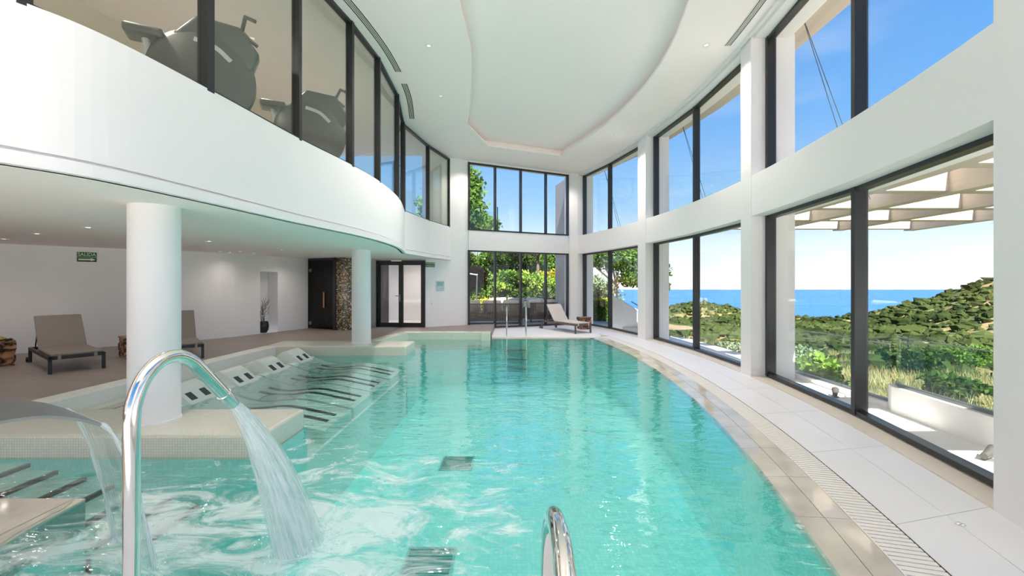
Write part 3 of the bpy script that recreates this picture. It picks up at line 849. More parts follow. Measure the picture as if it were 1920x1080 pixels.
# spa shelf: gutter, loungers
tag(MB().prism([(-5.56, 4.82), (-4.88, 4.82), (-4.88, 9.66), (-5.36, 9.66)], -0.6, -0.005).build('spa_gutter', M['mosaic']), 'pale tiled strip between the kerb and the spa lounger headrests', 'gutter', kind='structure')
sgr = empty('gutter_grate', (-5.2, 4.9, 0)); tag(sgr, 'slatted overflow grate at the foot of the white kerb', 'grate', kind='structure')
mbb = MB()
for y in np.arange(0.0, 4.7, 0.05): mbb.box(-0.08, 0.1, y, y + 0.034, -0.004, 0.004)
link('slats', mbb.mesh('slats'), M['mosaic'], sgr)['kind'] = 'stuff'
link('channel', MB().box(-0.08, 0.1, 0, 4.7, -0.004, -0.001).mesh('channel'), M['channel'], sgr)
tag(MB().prism([(-4.9, 4.82), (-2.38, 4.82), (-2.38, 9.66), (-4.9, 9.66)], -1.36, -0.46).build('spa_shelf', M['shelf']), 'shallow underwater shelf beneath the spa loungers', 'shelf', kind='structure')

prof_head = [(-4.84, -0.05), (-4.80, 0.09), (-4.73, 0.175), (-4.64, 0.215), (-4.55, 0.185), (-4.44, 0.105), (-4.30, -0.01), (-4.16, -0.09)]
prof_body = [(-4.56, -0.02), (-4.42, 0.0), (-4.30, -0.04), (-4.05, -0.13), (-3.8, -0.18), (-3.55, -0.175), (-3.3, -0.15), (-3.1, -0.16), (-2.8, -0.22), (-2.42, -0.30)]
ph = [(p[0], p[1]) for p in spline([(a, b, 0) for a, b in prof_head], 4)]
pb = [(p[0], p[1]) for p in spline([(a, b, 0) for a, b in prof_body], 4)]
def extr(prof, y0, y1, zb):
    n = len(prof); v = [(x, y0, z) for x, z in prof] + [(x, y1, z) for x, z in prof]
    v += [(prof[0][0], y0, zb), (prof[-1][0], y0, zb), (prof[0][0], y1, zb), (prof[-1][0], y1, zb)]
    a, b, c, d = 2 * n, 2 * n + 1, 2 * n + 2, 2 * n + 3
    f = [(i, i + 1, n + i + 1, n + i) for i in range(n - 1)]
    f += [tuple(range(n)) + (b, a), tuple(range(n, 2 * n)) + (d, c), (a, b, d, c), (0, n, c, a), (n - 1, b, d, 2 * n - 1)]
    return MB().add(v, f)
def ribbon(prof, y0, y1, up, x0=None, x1=None):
    pr = [p for p in prof if (x0 is None or p[0] >= x0) and (x1 is None or p[0] <= x1)]
    t = [(x, z + up) for x, z in pr]
    n = len(pr)
    v = [(x, y0, z) for x, z in t] + [(x, y1, z) for x, z in t] + [(x, y0, z - 0.01) for x, z in t] + [(x, y1, z - 0.01) for x, z in t]
    f = [(i, i + 1, n + i + 1, n + i) for i in range(n - 1)] + [(2 * n + i, 3 * n + i, 3 * n + i + 1, 2 * n + i + 1) for i in range(n - 1)]
    f += [(i, 2 * n + i, 2 * n + i + 1, i + 1) for i in range(n - 1)] + [(n + i, n + i + 1, 3 * n + i + 1, 3 * n + i) for i in range(n - 1)]
    f += [(0, n, 3 * n, 2 * n), (n - 1, 3 * n - 1, 4 * n - 1, 2 * n - 1)]
    return MB().add(v, f)
ordn = ['nearest the column with the chrome fountain', 'second from the thick white column', 'third from the thick white column', 'farthest, beside the distant platform']
proto = None
for i, yc in enumerate((5.97, 6.98, 7.95, 8.95)):
    if proto is None:
        r = empty('spa_lounger', (-4.6, yc, 0))
        T = Matrix.Translation((4.6, 0, 0))
        def sp_put(mb, nm, mt, smooth=True):
            me = mb.mesh(nm, smooth=smooth); me.transform(T); return link(nm, me, mt, r)
        sp_put(extr(pb, -0.465, 0.465, -0.47), 'bed', M['shelf'])
        hd = sp_put(extr(ph, -0.26, 0.26, -0.4), 'headrest', M['headrest'])
        for s in (-0.13, 0.13):
            me = ribbon(ph, s - 0.055, s + 0.055, 0.004, -4.47, -4.335).mesh('dark_square'); me.transform(T)
            q = link('dark_square', me, M['stripe'], hd)
            sp_put(ribbon(pb, s - 0.045, s + 0.045, 0.004, -4.1, -2.5), 'stripe', M['stripe'], False)
        proto = r
    else:
        r = copy_tree(proto); r.location = (-4.6, yc, 0)
    tag(r, 'white mosaic spa lounger with two dark squares, ' + ordn[i], 'spa lounger', 'spa loungers built into the shallow shelf')
for i, yc in enumerate((6.48, 7.47, 8.45)):
    p = spline([(-3.9, yc, -0.47), (-3.88, yc, -0.22), (-3.7, yc, -0.10), (-3.35, yc, -0.11), (-3.22, yc, -0.2)], 5)
    o = MB().tube([(a + 3.9, b - yc, c + 0.47) for a, b, c in p], 0.012, 8).build('grab_rail', M['chrome'], smooth=True, loc=(-3.9, yc, -0.47))
    tag(o, 'thin underwater steel grab rail between the %s spa loungers' % ('first and second', 'second and third', 'third and fourth')[i], 'rail', 'grab rails between the spa loungers')

# underwater entry steps at the left
st = empty('pool_steps', (-5.2, 3.6, -1.2)); tag(st, 'underwater entry steps with dark edge lines beside the near platform', 'steps', kind='structure')
for i in range(7):
    x1 = -4.47 + 0.26 * i; z1 = -0.07 - 0.065 * i
    o = MB().box(-5.32, x1, 3.21, 3.985, -1.34, z1).build('tread', M['shelf'], st); o.matrix_parent_inverse = Matrix.Translation((5.2, -3.6, 1.2))
    q = MB().box(x1 - 0.035, x1 + 0.003, 3.24, 3.96, z1 - 0.03, z1 + 0.003).build('edge_line', M['stripe'], st); q.matrix_parent_inverse = Matrix.Translation((5.2, -3.6, 1.2))

# ------------------------------------------------------------------ columns
for (x, y, lab) in ((-3.70, 4.42, 'thick round white column on the near tiled platform'), (-3.60, 10.2, 'round white column on the far tiled platform')):
    o = MB().lathe([(0.226, 0), (0.226, 0.02), (0.218, 0.024), (0.218, 2.4 - ZD)], seg=48).build('column', M['white'], smooth=True, loc=(x, y, ZD + 0.006))
    tag(o, lab, 'column', kind='structure')

# ------------------------------------------------------------------ glass steam-room door, mosaic pillar, exit door
pil_c = Vector((-4.95, 13.62))
gp = [(-5.36, 13.02), (-5.15, 13.0), (-4.95, 13.06), (-4.75, 13.2), (-4.62, 13.4), (-4.58, 13.7), (-4.72, 14.2)]
gp = [p[:2] for p in spline([(a, b, 0) for a, b in gp], 4)]
_m = MB().strip(gp, 0.0, 0.18, 0.0, 2.4).mesh('wall_mosaic')
_l = _m.uv_layers.new(name='UVMap')
_s = [0.0]
for a, b in zip(gp[:-1], gp[1:]): _s.append(_s[-1] + math.dist(a, b))
for lp in _m.loops: _l.data[lp.index].uv = (_s[min(lp.vertex_index // 4, len(_s) - 1)], _m.vertices[lp.vertex_index].co.z)
o = link('wall_mosaic', _m, M['gold'])
tag(o, 'curved pillar wall of glittering brown and gold mosaic', 'wall', kind='structure')
dr = empty('door_1', (-6.45, 13.55, ZD)); tag(dr, 'smoked glass steam room door with wooden handle', 'door', kind='structure')
di = Matrix.Translation((6.45, -13.55, -ZD))
def dput(mb, nm, mt, par=dr, inv=di, **k):
    me = mb.mesh(nm, **k); me.transform(inv); return link(nm, me, mt, par)
gl0, gl1, gl2 = (-6.42, 13.52), (-5.72, 13.22), (-5.38, 13.06)
dput(MB().strip([gl0, gl1], -0.006, 0.006, ZD + 0.02, 2.34), 'pane', M['glass_dark'])
dput(MB().strip([gl1, gl2], -0.006, 0.006, ZD + 0.02, 2.34), 'side_pane', M['glass_dark'])
dput(MB().strip([gl0, gl2], -0.03, 0.03, 2.34, 2.4), 'top_rail', M['black'])
dput(MB().strip([(-5.46, 13.09), (-5.36, 13.04)], -0.05, 0.06, ZD, 2.4), 'jamb', M['black'])
tt = (Vector(gl1) - Vector(gl0)).normalized(); nn = Vector((-tt.y, tt.x))
hp = Vector(gl0).lerp(Vector(gl1), 0.86)
dput(MB().tube([(*(hp - nn * 0.045), 0.86), (*(hp - nn * 0.045), 1.34)], 0.02, 10), 'handle', M['saunawood'])
for z in (0.36, 2.02):
    hq = Vector(gl0).lerp(Vector(gl1), 0.05)
    dput(MB().prism([tuple(hq - tt * 0.04 - nn * 0.02), tuple(hq + tt * 0.06 - nn * 0.02), tuple(hq + tt * 0.06 + nn * 0.02), tuple(hq - tt * 0.04 + nn * 0.02)], z - 0.05, z + 0.05), 'hinge', M['brushed'])
sr = MB()
sr.strip([(-6.5, 13.7), (-6.9, 15.6)], 0, 0.1, 0, 2.42); sr.strip([(-6.9, 15.6), (-4.6, 15.6)], 0, 0.1, 0, 2.42); sr.strip([(-4.76, 14.3), (-4.6, 15.6)], -0.1, 0, 0, 2.42)
sr.prism([(-6.5, 13.6), (-5.4, 13.12), (-4.75, 14.2), (-4.6, 15.6), (-6.9, 15.6)], 2.392, 2.42)
tag(sr.build('wall_steam_room', M['darkroom']), 'dark interior of the steam room behind smoked glass', 'wall', kind='structure')
tag(MB().prism([(-6.5, 13.62), (-5.4, 13.12), (-4.78, 14.15), (-4.62, 15.6), (-6.88, 15.6)], 0, ZD + 0.003).build('floor_steam_room', M['saunawood']), 'brown floor inside the steam room', 'floor', kind='structure')
o = MB().box(-6.6, -5.2, 15.1, 15.5, 0.18, 0.62).build('steam_bench', M['saunawood'], bevel=0.01)
tag(o, 'wooden bench in the dark behind the smoked glass door', 'bench')

ed = empty('door_2', (-4.47, 14.12, ZD)); tag(ed, 'black framed double glass exit door in the far left wall', 'door', kind='structure')
ei_ = Matrix.Translation((4.47, -14.12, -ZD))
E0, E1 = Vector((-4.47, 14.10)), Vector((-2.83, 13.93))
def ept(s): return tuple(E0.lerp(E1, s))
dput(MB().strip([ept(0), ept(1)], -0.05, 0.06, 2.28, 2.36), 'top_rail', M['black'], ed, ei_)
for s0, s1 in ((0, 0.05), (0.96, 1.0)):
    dput(MB().strip([ept(s0), ept(s1)], -0.05, 0.06, ZD, 2.30), 'jamb', M['black'], ed, ei_)
for s0, s1 in ((0.05, 0.505), (0.505, 0.96)):
    lf = dput(MB().strip([ept(s0 + 0.02), ept(s1 - 0.02)], 0.0, 0.012, ZD + 0.05, 2.26), 'pane', M['glass'], ed, ei_)
    fr = MB().strip([ept(s0), ept(s0 + 0.045)], -0.03, 0.03, ZD, 2.285).strip([ept(s1 - 0.045), ept(s1)], -0.03, 0.03, ZD, 2.285)
    fr.strip([ept(s0), ept(s1)], -0.03, 0.03, ZD, ZD + 0.14).strip([ept(s0), ept(s1)], -0.03, 0.03, 2.21, 2.285)
    dput(fr, 'leaf_frame', M['black'], ed, ei_)
hb = Vector(ept(0.485))
dput(MB().box(hb.x - 0.015, hb.x + 0.015, hb.y - 0.045, hb.y - 0.03, 1.02, 1.24).tube([(hb.x, hb.y - 0.035, 1.2), (hb.x, hb.y - 0.08, 1.2), (hb.x - 0.14, hb.y - 0.08, 1.2)], 0.011, 8), 'handle', M['brushed'], ed, ei_)
# lobby beyond the exit door, with a ceiling and lamp added to brighten it
lb = MB()
lb.strip([(-4.75, 14.2), (-5.0, 17.0)], 0.0, 0.15, 0, 3.3); lb.strip([(-5.0, 17.2), (-2.9, 16.9)], 0, 0.15, 0, 3.3)
tag(lb.build('wall_lobby', M['white']), 'white walls outside the exit door', 'wall', kind='structure')
tag(MB().prism([(-5.0, 14.1), (-1.6, 14.9), (-2.6, 17.2), (-5.2, 17.2)], -0.2, 0.15).build('floor_lobby', M['terrace']), 'pale paving outside the exit door', 'floor', kind='structure')
tag(MB().prism([(-5.1, 14.45), (-2.3, 14.75), (-2.7, 17.2), (-5.3, 17.3)], 3.0, 3.12).build('ceiling_lobby', M['ceiling']), 'added white ceiling carrying the fill lamp outside the exit door', 'ceiling', kind='structure')
LOBBY_FILL = (-3.6, 15.6, 2.998)  # where the added lamp hangs
o = MB().box(0, 0.34, -0.07, 0, 0, 0.05).build('emergency_light', M['plastic'], bevel=0.012, loc=(-3.95, 13.99, 2.33))
tag(o, 'white emergency light strip over the exit door', 'light')

# signs
def text(body, size, mat, parent, loc, rot, name='lettering', ext=0.001):
    c = bpy.data.curves.new(name, 'FONT'); c.body = body; c.size = size; c.align_x = 'CENTER'; c.align_y = 'CENTER'; c.extrude = ext
    c.materials.append(mat)
    o = bpy.data.objects.new(name, c)
    me = bpy.data.meshes.new_from_object(o); bpy.data.objects.remove(o); bpy.data.curves.remove(c)
    o = bpy.data.objects.new(name, me); COL.objects.link(o); o.parent = parent; o.location = loc; o.rotation_euler = rot
    return o
def wall_pt(u, poly):
    k = (u - 960) / 800.0
    for a, b in zip(poly[:-1], poly[1:]):
        f0, f1 = a[0] - k * a[1], b[0] - k * b[1]
        if f0 * f1 <= 0 and min(a[1], b[1]) > 0:
            s = f0 / (f0 - f1); return Vector((a[0] + (b[0] - a[0]) * s, a[1] + (b[1] - a[1]) * s)), (Vector(b[:2]) - Vector(a[:2])).normalized()
p, t = wall_pt(163, LWALL)
rz = math.atan2(t.y, t.x)
sg = empty('exit_sign', (p.x, p.y, 1.6 + 50 * p.y / 800), rz); tag(sg, 'green SALIDA exit sign with arrow on the wall above the lounge chair', 'sign')
nrm = Vector((t.y, -t.x)); sg.location += Vector((nrm.x, nrm.y, 0)) * 0.004
link('board', MB().box(-0.155, 0.155, -0.012, 0, -0.105, 0.105).mesh('board'), M['signgreen'], sg)
tx = text('SALIDA', 0.098, M['signwhite'], sg, (0, -0.0135, 0.052), (PI / 2, 0, 0)); tx.scale = (0.88, 1, 1)
link('divider', MB().box(-0.155, 0.155, -0.0135, -0.012, -0.006, 0.0).mesh('divider'), M['signwhite'], sg)
ar = MB().prism([(-0.13, -0.016), (0.06, -0.016), (0.06, -0.034), (0.135, 0.0), (0.06, 0.034), (0.06, 0.016), (-0.13, 0.016)], 0, 0.002).mesh('arrow')
ar.transform(Matrix.Translation((0, -0.0125, -0.055)) @ Matrix.Rotation(PI / 2, 4, 'X')); link('arrow', ar, M['signwhite'], sg)
WDP = [(-2.83, 13.95), (-2.08, 14.42)]
p, t = wall_pt(806.5, WDP); rz = math.atan2(t.y, t.x); nrm = Vector((t.y, -t.x))
s2 = empty('exit_sign', (p.x + nrm.x * 0.004, p.y + nrm.y * 0.004, 1.6 + 35.5 * p.y / 800), rz); tag(s2, 'small green emergency exit sign beside the black double door', 'sign')
link('board', MB().box(-0.16, 0.16, -0.012, 0, -0.075, 0.075).mesh('board'), M['signgreen'], s2)
tx = text('SALIDA DE', 0.062, M['signwhite'], s2, (0, -0.0135, 0.034), (PI / 2, 0, 0)); tx = text('EMERGENCIA', 0.05, M['signwhite'], s2, (0, -0.0135, -0.036), (PI / 2, 0, 0))
p, t = wall_pt(825, WDP)
nt_ = empty('notice_board', (p.x + nrm.x * 0.004, p.y + nrm.y * 0.004, 1.6 - 4 * p.y / 800), rz); tag(nt_, 'pale blue notice plate on the wall beside the exit door', 'notice')
link('plate', MB().box(-0.15, 0.15, -0.012, 0, -0.165, 0.165).mesh('plate'), M['notice'], nt_)
link('panel', MB().box(-0.11, 0.11, -0.015, -0.012, 0.0, 0.13).mesh('panel'), plain('notice_print', (0.25, 0.42, 0.46), 0.4), nt_)
p, t = wall_pt(809, WDP)
sw = empty('wall_switch', (p.x + nrm.x * 0.003, p.y + nrm.y * 0.003, 1.6 - 37 * p.y / 800), rz); tag(sw, 'small white wall switch below the emergency exit sign', 'switch')
link('plate', MB().box(-0.04, 0.04, -0.01, 0, -0.055, 0.055).mesh('plate', bevel=0.004), M['plastic'], sw)
link('rocker', MB().box(-0.02, 0.02, -0.015, -0.009, -0.03, 0.03).mesh('rocker', bevel=0.003), M['machinelight'], sw)

# ------------------------------------------------------------------ lamps and vents in the ceilings
lit = bpy.data.materials.new('lamp_glow'); lit.use_nodes = True
b = lit.node_tree.nodes['Principled BSDF']; b.inputs['Base Color'].default_value = (0.9, 0.85, 0.75, 1); b.inputs['Emission Color'].default_value = (1, 0.86, 0.68, 1); b.inputs['Emission Strength'].default_value = 2.0
ring_me = MB().lathe([(0.036, -0.002), (0.062, -0.006), (0.066, 0.0), (0.036, 0.004)], seg=24, cap=False).mesh('trim_ring', smooth=True); ring_me.materials.append(M['plastic'])
dim = bpy.data.materials.new('lamp_frosted'); dim.use_nodes = True
b = dim.node_tree.nodes['Principled BSDF']; b.inputs['Base Color'].default_value = (0.9, 0.88, 0.84, 1); b.inputs['Emission Color'].default_value = (1, 0.9, 0.78, 1); b.inputs['Emission Strength'].default_value = 0.35
bulb_me = MB().lathe([(0.002, -0.004), (0.024, -0.003), (0.037, 0.002)], seg=20).mesh('lamp', smooth=True); bulb_me.materials.append(lit)
bulb_dim = bulb_me.copy(); bulb_dim.materials.clear(); bulb_dim.materials.append(dim)
def downlight(x, y, z, label, group, watts, spot=150):
    r = empty('downlight', (x, y, z)); tag(r, label, 'downlight', group)
    link('trim_ring', ring_me, None, r); link('lamp', bulb_me if z < 3 else bulb_dim, None, r)
    ld = bpy.data.lights.new('beam', 'SPOT'); ld.energy = watts * LAMP; ld.spot_size = math.radians(spot); ld.spot_blend = 1.0; ld.shadow_soft_size = 0.04; ld.color = (1.0, 0.87, 0.80)
    lo = bpy.data.objects.new('beam', ld); COL.objects.link(lo); lo.parent = r; lo.location = (0, 0, -0.03)
    return r
main = [(-1.49, 7.64, 'left of the ceiling tray, nearest the gym glass'), (-1.62, 9.69, 'left of the tray, second along the gym glass'), (3.47, 7.62, 'right of the ceiling tray, by the tall pilaster'),
        (2.98, 12.2, 'right of the ceiling tray, by the second window'), (-1.3, 14.05, 'over the left end of the far windows'), (0.32, 14.85, 'over the middle of the far windows'), (1.96, 15.7, 'over the far corner of the windows')
        ]
for x, y, l in main:
    downlight(x, y, ZC - 0.002, 'recessed downlight in the high ceiling, ' + l, 'downlights in the high ceiling', 90 if y > 13 else 240, 125)
low = [(-9.05, 7.6, 'farthest left, near the wall'), (-7.57, 6.8, 'second from the far left'), (-6.0, 6.04, 'above the exit sign chair'), (-5.68, 8.0, 'right of the thick column'), (-5.4, 10.0, 'toward the distant column'),
       (-6.3, 12.3, 'above the niche end of the wall'), (-6.7, 10.5, 'over the second lounge chair'), (-7.2, 10.9, 'close to the wall by the niche'), (-5.1, 12.2, 'before the mosaic pillar')]
for x, y, l in low:
    downlight(x, y, 2.398, 'small lit downlight in the low ceiling, ' + l, 'downlights in the low ceiling', 6 if 'by the niche' in l else 13)
for (x, y, l) in ((-4.7, 4.6, 'first'), (-4.5, 7.4, 'second'), (-4.4, 10.2, 'third')):
    downlight(x, y, ZC - 0.002, 'added downlight brightening the gym, %s along the glazing' % l, 'added lamps in the gym', 130)  # no such fixtures known; put in to brighten the gym

downlight(*LOBBY_FILL, 'added fill lamp in the lobby, brightening the exit door glass', None, 90)  # unseen lamp added so the door glass does not look dark
def vent(pts, d0, d1, z, label):
    r = empty('ceiling_vent', (pts[0][0], pts[0][1], z)); tag(r, label, 'vent')
    inv = Matrix.Translation((-pts[0][0], -pts[0][1], -z))
    def put(mb, nm, mt):
        me = mb.mesh(nm); me.transform(inv); link(nm, me, mt, r)
    put(MB().strip(pts, d0, d1, z - 0.003, z + 0.01), 'backing', M['channel'])
    put(MB().strip(pts, d0 - 0.012, d0, z - 0.008, z + 0.005), 'frame', M['plastic']); put(MB().strip(pts, d1, d1 + 0.012, z - 0.008, z + 0.005), 'frame', M['plastic'])
    for k in range(1, 4):
        c = d0 + (d1 - d0) * k / 4
        put(MB().strip(pts, c - 0.006, c + 0.006, z - 0.008, z), 'slat', M['plastic'])
fseg = [p for p in FAS if 5.9 < p[1] < 8.6]
vent(fseg, -0.28, -0.16, ZC - 0.002, 'long curved slot vent in the ceiling along the gym glass')
fseg = [p for p in FAS if 9.0 < p[1] < 11.0]
vent(fseg, -0.28, -0.16, ZC - 0.002, 'short curved slot vent in the ceiling at the far end of the gym glass')
vent(arcs(7.6, 5.6, 0, 6), -0.62, -0.52, ZC - 0.002, 'slot vent in the ceiling above the nearest upper window')
for i, (c, lab) in enumerate((((-7.05, 10.3), 'round smoke detector on the low ceiling, left one'), ((-6.6, 10.9), 'round smoke detector on the low ceiling, right one'))):
    o = MB().lathe([(0.05, 0), (0.05, -0.025), (0.03, -0.05), (0.005, -0.05)], seg=16).build('smoke_detector', M['plastic'], smooth=True, loc=(c[0], c[1], 2.4)); tag(o, lab, 'detector')
lw_off = [p for p in LWALL if 9.5 < p[1] < 12.4]
vent(lw_off, -0.16, -0.08, 2.398, 'thin slot vent in the low ceiling along the left wall')
tag(MB().strip(arcs(16.5, -3.5, 0, 40), -0.33, -0.37, ZC - 0.05, ZC + 0.01).build('trim_9', M['white']), 'white curtain track edge along the ceiling over the curved windows', 'trim', kind='structure')

# ------------------------------------------------------------------ sun loungers
def lounger(name, loc, rz, fab, frm, label, back=52, L=1.95, W=0.62, hs=0.30):
    """foot end at +x, head end at -x, base at the floor"""
    r = empty(name, loc, rz); tag(r, label, 'lounger')
    x0, x1 = -L / 2, L / 2
    fr = MB()
    for s in (-1, 1):
        fr.box(x0, x1, s * W / 2 - 0.02, s * W / 2 + 0.02, hs - 0.05, hs)
    fr.box(x1 - 0.04, x1, -W / 2, W / 2, hs - 0.05, hs).box(x0, x0 + 0.04, -W / 2, W / 2, hs - 0.05, hs)
    link('frame', fr.mesh('frame'), frm, r)
    for xx in (x0, x1 - 0.045):
        for s in (-1, 1):
            link('leg', MB().box(xx, xx + 0.045, s * W / 2 - 0.0225, s * W / 2 + 0.0225, 0, hs).mesh('leg', bevel=0.004), frm, r)
    xh = x0 + 0.72
    link('seat', MB().box(xh, x1 - 0.03, -W / 2 + 0.01, W / 2 - 0.01, hs, hs + 0.045).mesh('seat', bevel=0.018, bseg=3, smooth=True), fab, r)
    bk = MB().box(-0.72, 0.0, -W / 2 + 0.01, W / 2 - 0.01, 0, 0.045).mesh('backrest', bevel=0.018, bseg=3, smooth=True)
    bk.transform(Matrix.Translation((xh + 0.01, 0, hs + 0.005)) @ Matrix.Rotation(math.radians(back), 4, 'Y'))
    link('backrest', bk, fab, r)
    a = math.radians(back); q = Vector((xh - 0.5 * math.cos(a), 0, hs + 0.5 * math.sin(a)))
    for s in (-1, 1): link('strut', MB().tube([(q.x, s * (W / 2 - 0.05), q.z), (x0 + 0.12, s * (W / 2 - 0.05), hs - 0.02)], 0.01, 8).mesh('strut'), frm, r)
    for s in (-1, 1):
        link('strap', MB().box(x1 - 0.045, x1 + 0.004, s * (W / 2 - 0.1) - 0.02, s * (W / 2 - 0.1) + 0.02, hs - 0.055, hs + 0.03).mesh('strap'), fab, r)
    if frm is not M['darkframe'] or True:
        for s in (-1, 1):
            wm_ = MB().lathe([(0.045, -0.012), (0.045, 0.012)], seg=16).mesh('wheel'); wm_.transform(Matrix.Translation((x0 - 0.05, s * (W / 2 + 0.03), 0.045)) @ Matrix.Rotation(PI / 2, 4, 'X'))
            link('wheel', wm_, frm, r)
    return r
# chair by the left wall: foot end toward the pool
lounger('sun_lounger', (-7.80, 7.455, ZD), -0.61, M['fabric'], M['darkframe'], 'taupe sun lounger with raised back under the exit sign', back=50, L=1.84, hs=0.27)
lounger('sun_lounger', (-6.72, 8.60, ZD), -0.85, M['fabric'], M['darkframe'], 'taupe sun lounger half hidden behind the thick white column', back=50, L=1.84, hs=0.27)
lounger('sun_lounger', (1.82, 14.6, 0.0), -1.05, M['fabric_light'], M['brownframe'], 'pale sun lounger with wheels beside the far windows', back=50)

# ------------------------------------------------------------------ root-wood side tables
def root_table(loc, rz, s, label, seed):
    r = np.random.default_rng(seed)
    bm = bmesh.new(); bmesh.ops.create_cube(bm, size=1.0)
    bmesh.ops.subdivide_edges(bm, edges=bm.edges, cuts=5, use_grid_fill=True)
    for v in bm.verts:
        side = abs(v.co.z) < 0.42
        k = 0.085 if side else 0.02
        v.co += Vector((r.uniform(-k, k), r.uniform(-k, k), 0 if abs(v.co.z) > 0.45 else r.uniform(-0.03, 0.03)))
        if v.co.z < 0.45: v.co.x *= 0.93; v.co.y *= 0.93
        v.co.z += 0.5
        v.co.x *= s[0]; v.co.y *= s[1]; v.co.z *= s[2]
    me = bpy.data.meshes.new('root_table'); bm.to_mesh(me); bm.free()
    o = empty('root_table', loc, rz); tag(o, label, 'side table')
    link('block', me, M['root'], o)
    link('top', MB().box(-s[0] / 2, s[0] / 2, -s[1] / 2, s[1] / 2, s[2] - 0.025, s[2] + 0.008).mesh('top', bevel=0.008), plain('table_top_wood', (0.30, 0.17, 0.09), 0.5, noise=0.2, nscale=9), o)
    return o
root_table((-8.97, 7.42, ZD), 0.94, (0.42, 0.42, 0.42), 'chunky root wood side table holding the brass burner', 3)
root_table((-7.33, 8.30, ZD), 0.94, (0.42, 0.42, 0.40), 'chunky root wood side table between the two taupe loungers', 5)
root_table((2.55, 15.1, 0.0), 0.2, (0.42, 0.36, 0.42), 'gnarled root wood stool behind the pale lounger', 9)
ib = empty('incense_burner', (-8.90, 7.40, ZD + 0.43)); tag(ib, 'brass bowl incense burner with a spike lid on root wood table', 'burner')
link('bowl', MB().lathe([(0.05, 0), (0.09, 0.012), (0.10, 0.03), (0.085, 0.045)], seg=24).mesh('bowl', smooth=True), M['brass'], ib)
link('lid', MB().lathe([(0.085, 0.045), (0.05, 0.065), (0.018, 0.08), (0.008, 0.11), (0.003, 0.19)], seg=20).mesh('lid', smooth=True), M['brass'], ib)
for i, (dx, dy) in enumerate(((0.13, 0.06), (0.16, -0.02))):
    o = MB().lathe([(0.02, 0), (0.028, 0.02), (0.018, 0.04)], seg=14).build('small_cup', M['pot'], smooth=True, loc=(-8.90 + dx, 7.40 + dy, ZD + 0.428)); tag(o, 'tiny dark cup beside the brass burner, %s' % ('rear one' if i == 0 else 'front one'), 'cup')

# ------------------------------------------------------------------ niche pot with branches
pc = Vector(niA).lerp(Vector(niB), 0.36) + Vector((-tq.y, tq.x)) * 0.15
pt = empty('potted_branches', (pc.x, pc.y, ZD)); tag(pt, 'black pot of dry bare branches standing in the wall niche', 'potted plant')
link('pot', MB().lathe([(0.09, 0), (0.135, 0.08), (0.15, 0.2), (0.13, 0.31), (0.12, 0.33), (0.105, 0.33), (0.10, 0.28)], seg=28).mesh('pot', smooth=True), M['pot'], pt)
r_ = random.Random(4)
def branch(mb, p, d, l, rad, depth):
    pts = [p]; q = p.copy(); dd = d.copy()
    for k in range(4):
        dd = (dd + Vector((r_.uniform(-.25, .25), r_.uniform(-.25, .25), r_.uniform(-.05, .15)))).normalized(); q = q + dd * l / 4; pts.append(q.copy())
    mb.tube(pts, [rad * (1 - 0.15 * k) for k in range(5)], 5)
    if depth:
        for k in range(3):
            i = r_.randint(1, 4); branch(mb, pts[i].copy(), (dd + Vector((r_.uniform(-.8, .8), r_.uniform(-.8, .8), 0.2))).normalized(), l * 0.6, rad * 0.6, depth - 1)
for k in range(6):
    mb = MB(); a = k * 1.05
    branch(mb, Vector((0.03 * math.cos(a), 0.03 * math.sin(a), 0.28)), Vector((0.16 * math.cos(a), 0.16 * math.sin(a), 1)).normalized(), 0.48, 0.008, 2)
    v = np.array(mb.v); rr = np.hypot(v[:, 0], v[:, 1]); sc = np.minimum(1, 0.19 / np.maximum(rr, 1e-6)); v[:, 0] *= sc; v[:, 1] *= sc; mb.v = [tuple(x) for x in v]
    link('branch', mb.mesh('branch'), M['twig'], pt)

# ------------------------------------------------------------------ pool ladder, handrail, fountains
ld = empty('pool_ladder', (0.2, 12.9, 0)); tag(ld, 'steel pool ladder with two upright handrails at the far pool edge', 'ladder')
for x in (-0.28, 0.28):
    p = spline([(x, 0.42, 0.0), (x, 0.42, 0.6), (x, 0.36, 0.82), (x, 0.2, 0.9), (x, 0.02, 0.84), (x, -0.06, 0.6), (x, -0.06, 0.0), (x, -0.06, -0.16), (x, -0.40, -0.3), (x, -0.41, -1.2)], 5)
    link('handrail', MB().tube([(a - 0.08 + (0.03 if x > 0 else 0), b, c) for a, b, c in p], 0.021, 12).mesh('handrail', smooth=True), M['chrome'], ld)
for z in (-0.35, -0.62, -0.9):
    link('tread', MB().box(-0.36, 0.23, -0.46, -0.37, z - 0.015, z + 0.015).mesh('tread', bevel=0.006), M['brushed'], ld)
hr = empty('hand_rail', (0.113, 0.75, 0)); tag(hr, 'polished steel handrail arch at the near pool edge', 'rail')
p = spline([(0, 0, 0), (0, 0.0, 0.55), (0, 0.04, 0.85), (0, 0.16, 0.985), (0, 0.31, 1.0), (0, 0.46, 0.94), (0, 0.56, 0.78), (0, 0.6, 0.5), (0, 0.62, 0.0)], 6)
link('tube', MB().tube(p, 0.024, 20).mesh('tube', smooth=True), M['chrome'], hr)
for y in (0, 0.62):
    link('flange', MB().lathe([(0.05, 0), (0.05, 0.008), (0.026, 0.012)], c=(0, y, 0), seg=24).mesh('flange', smooth=True), M['chrome'], hr)

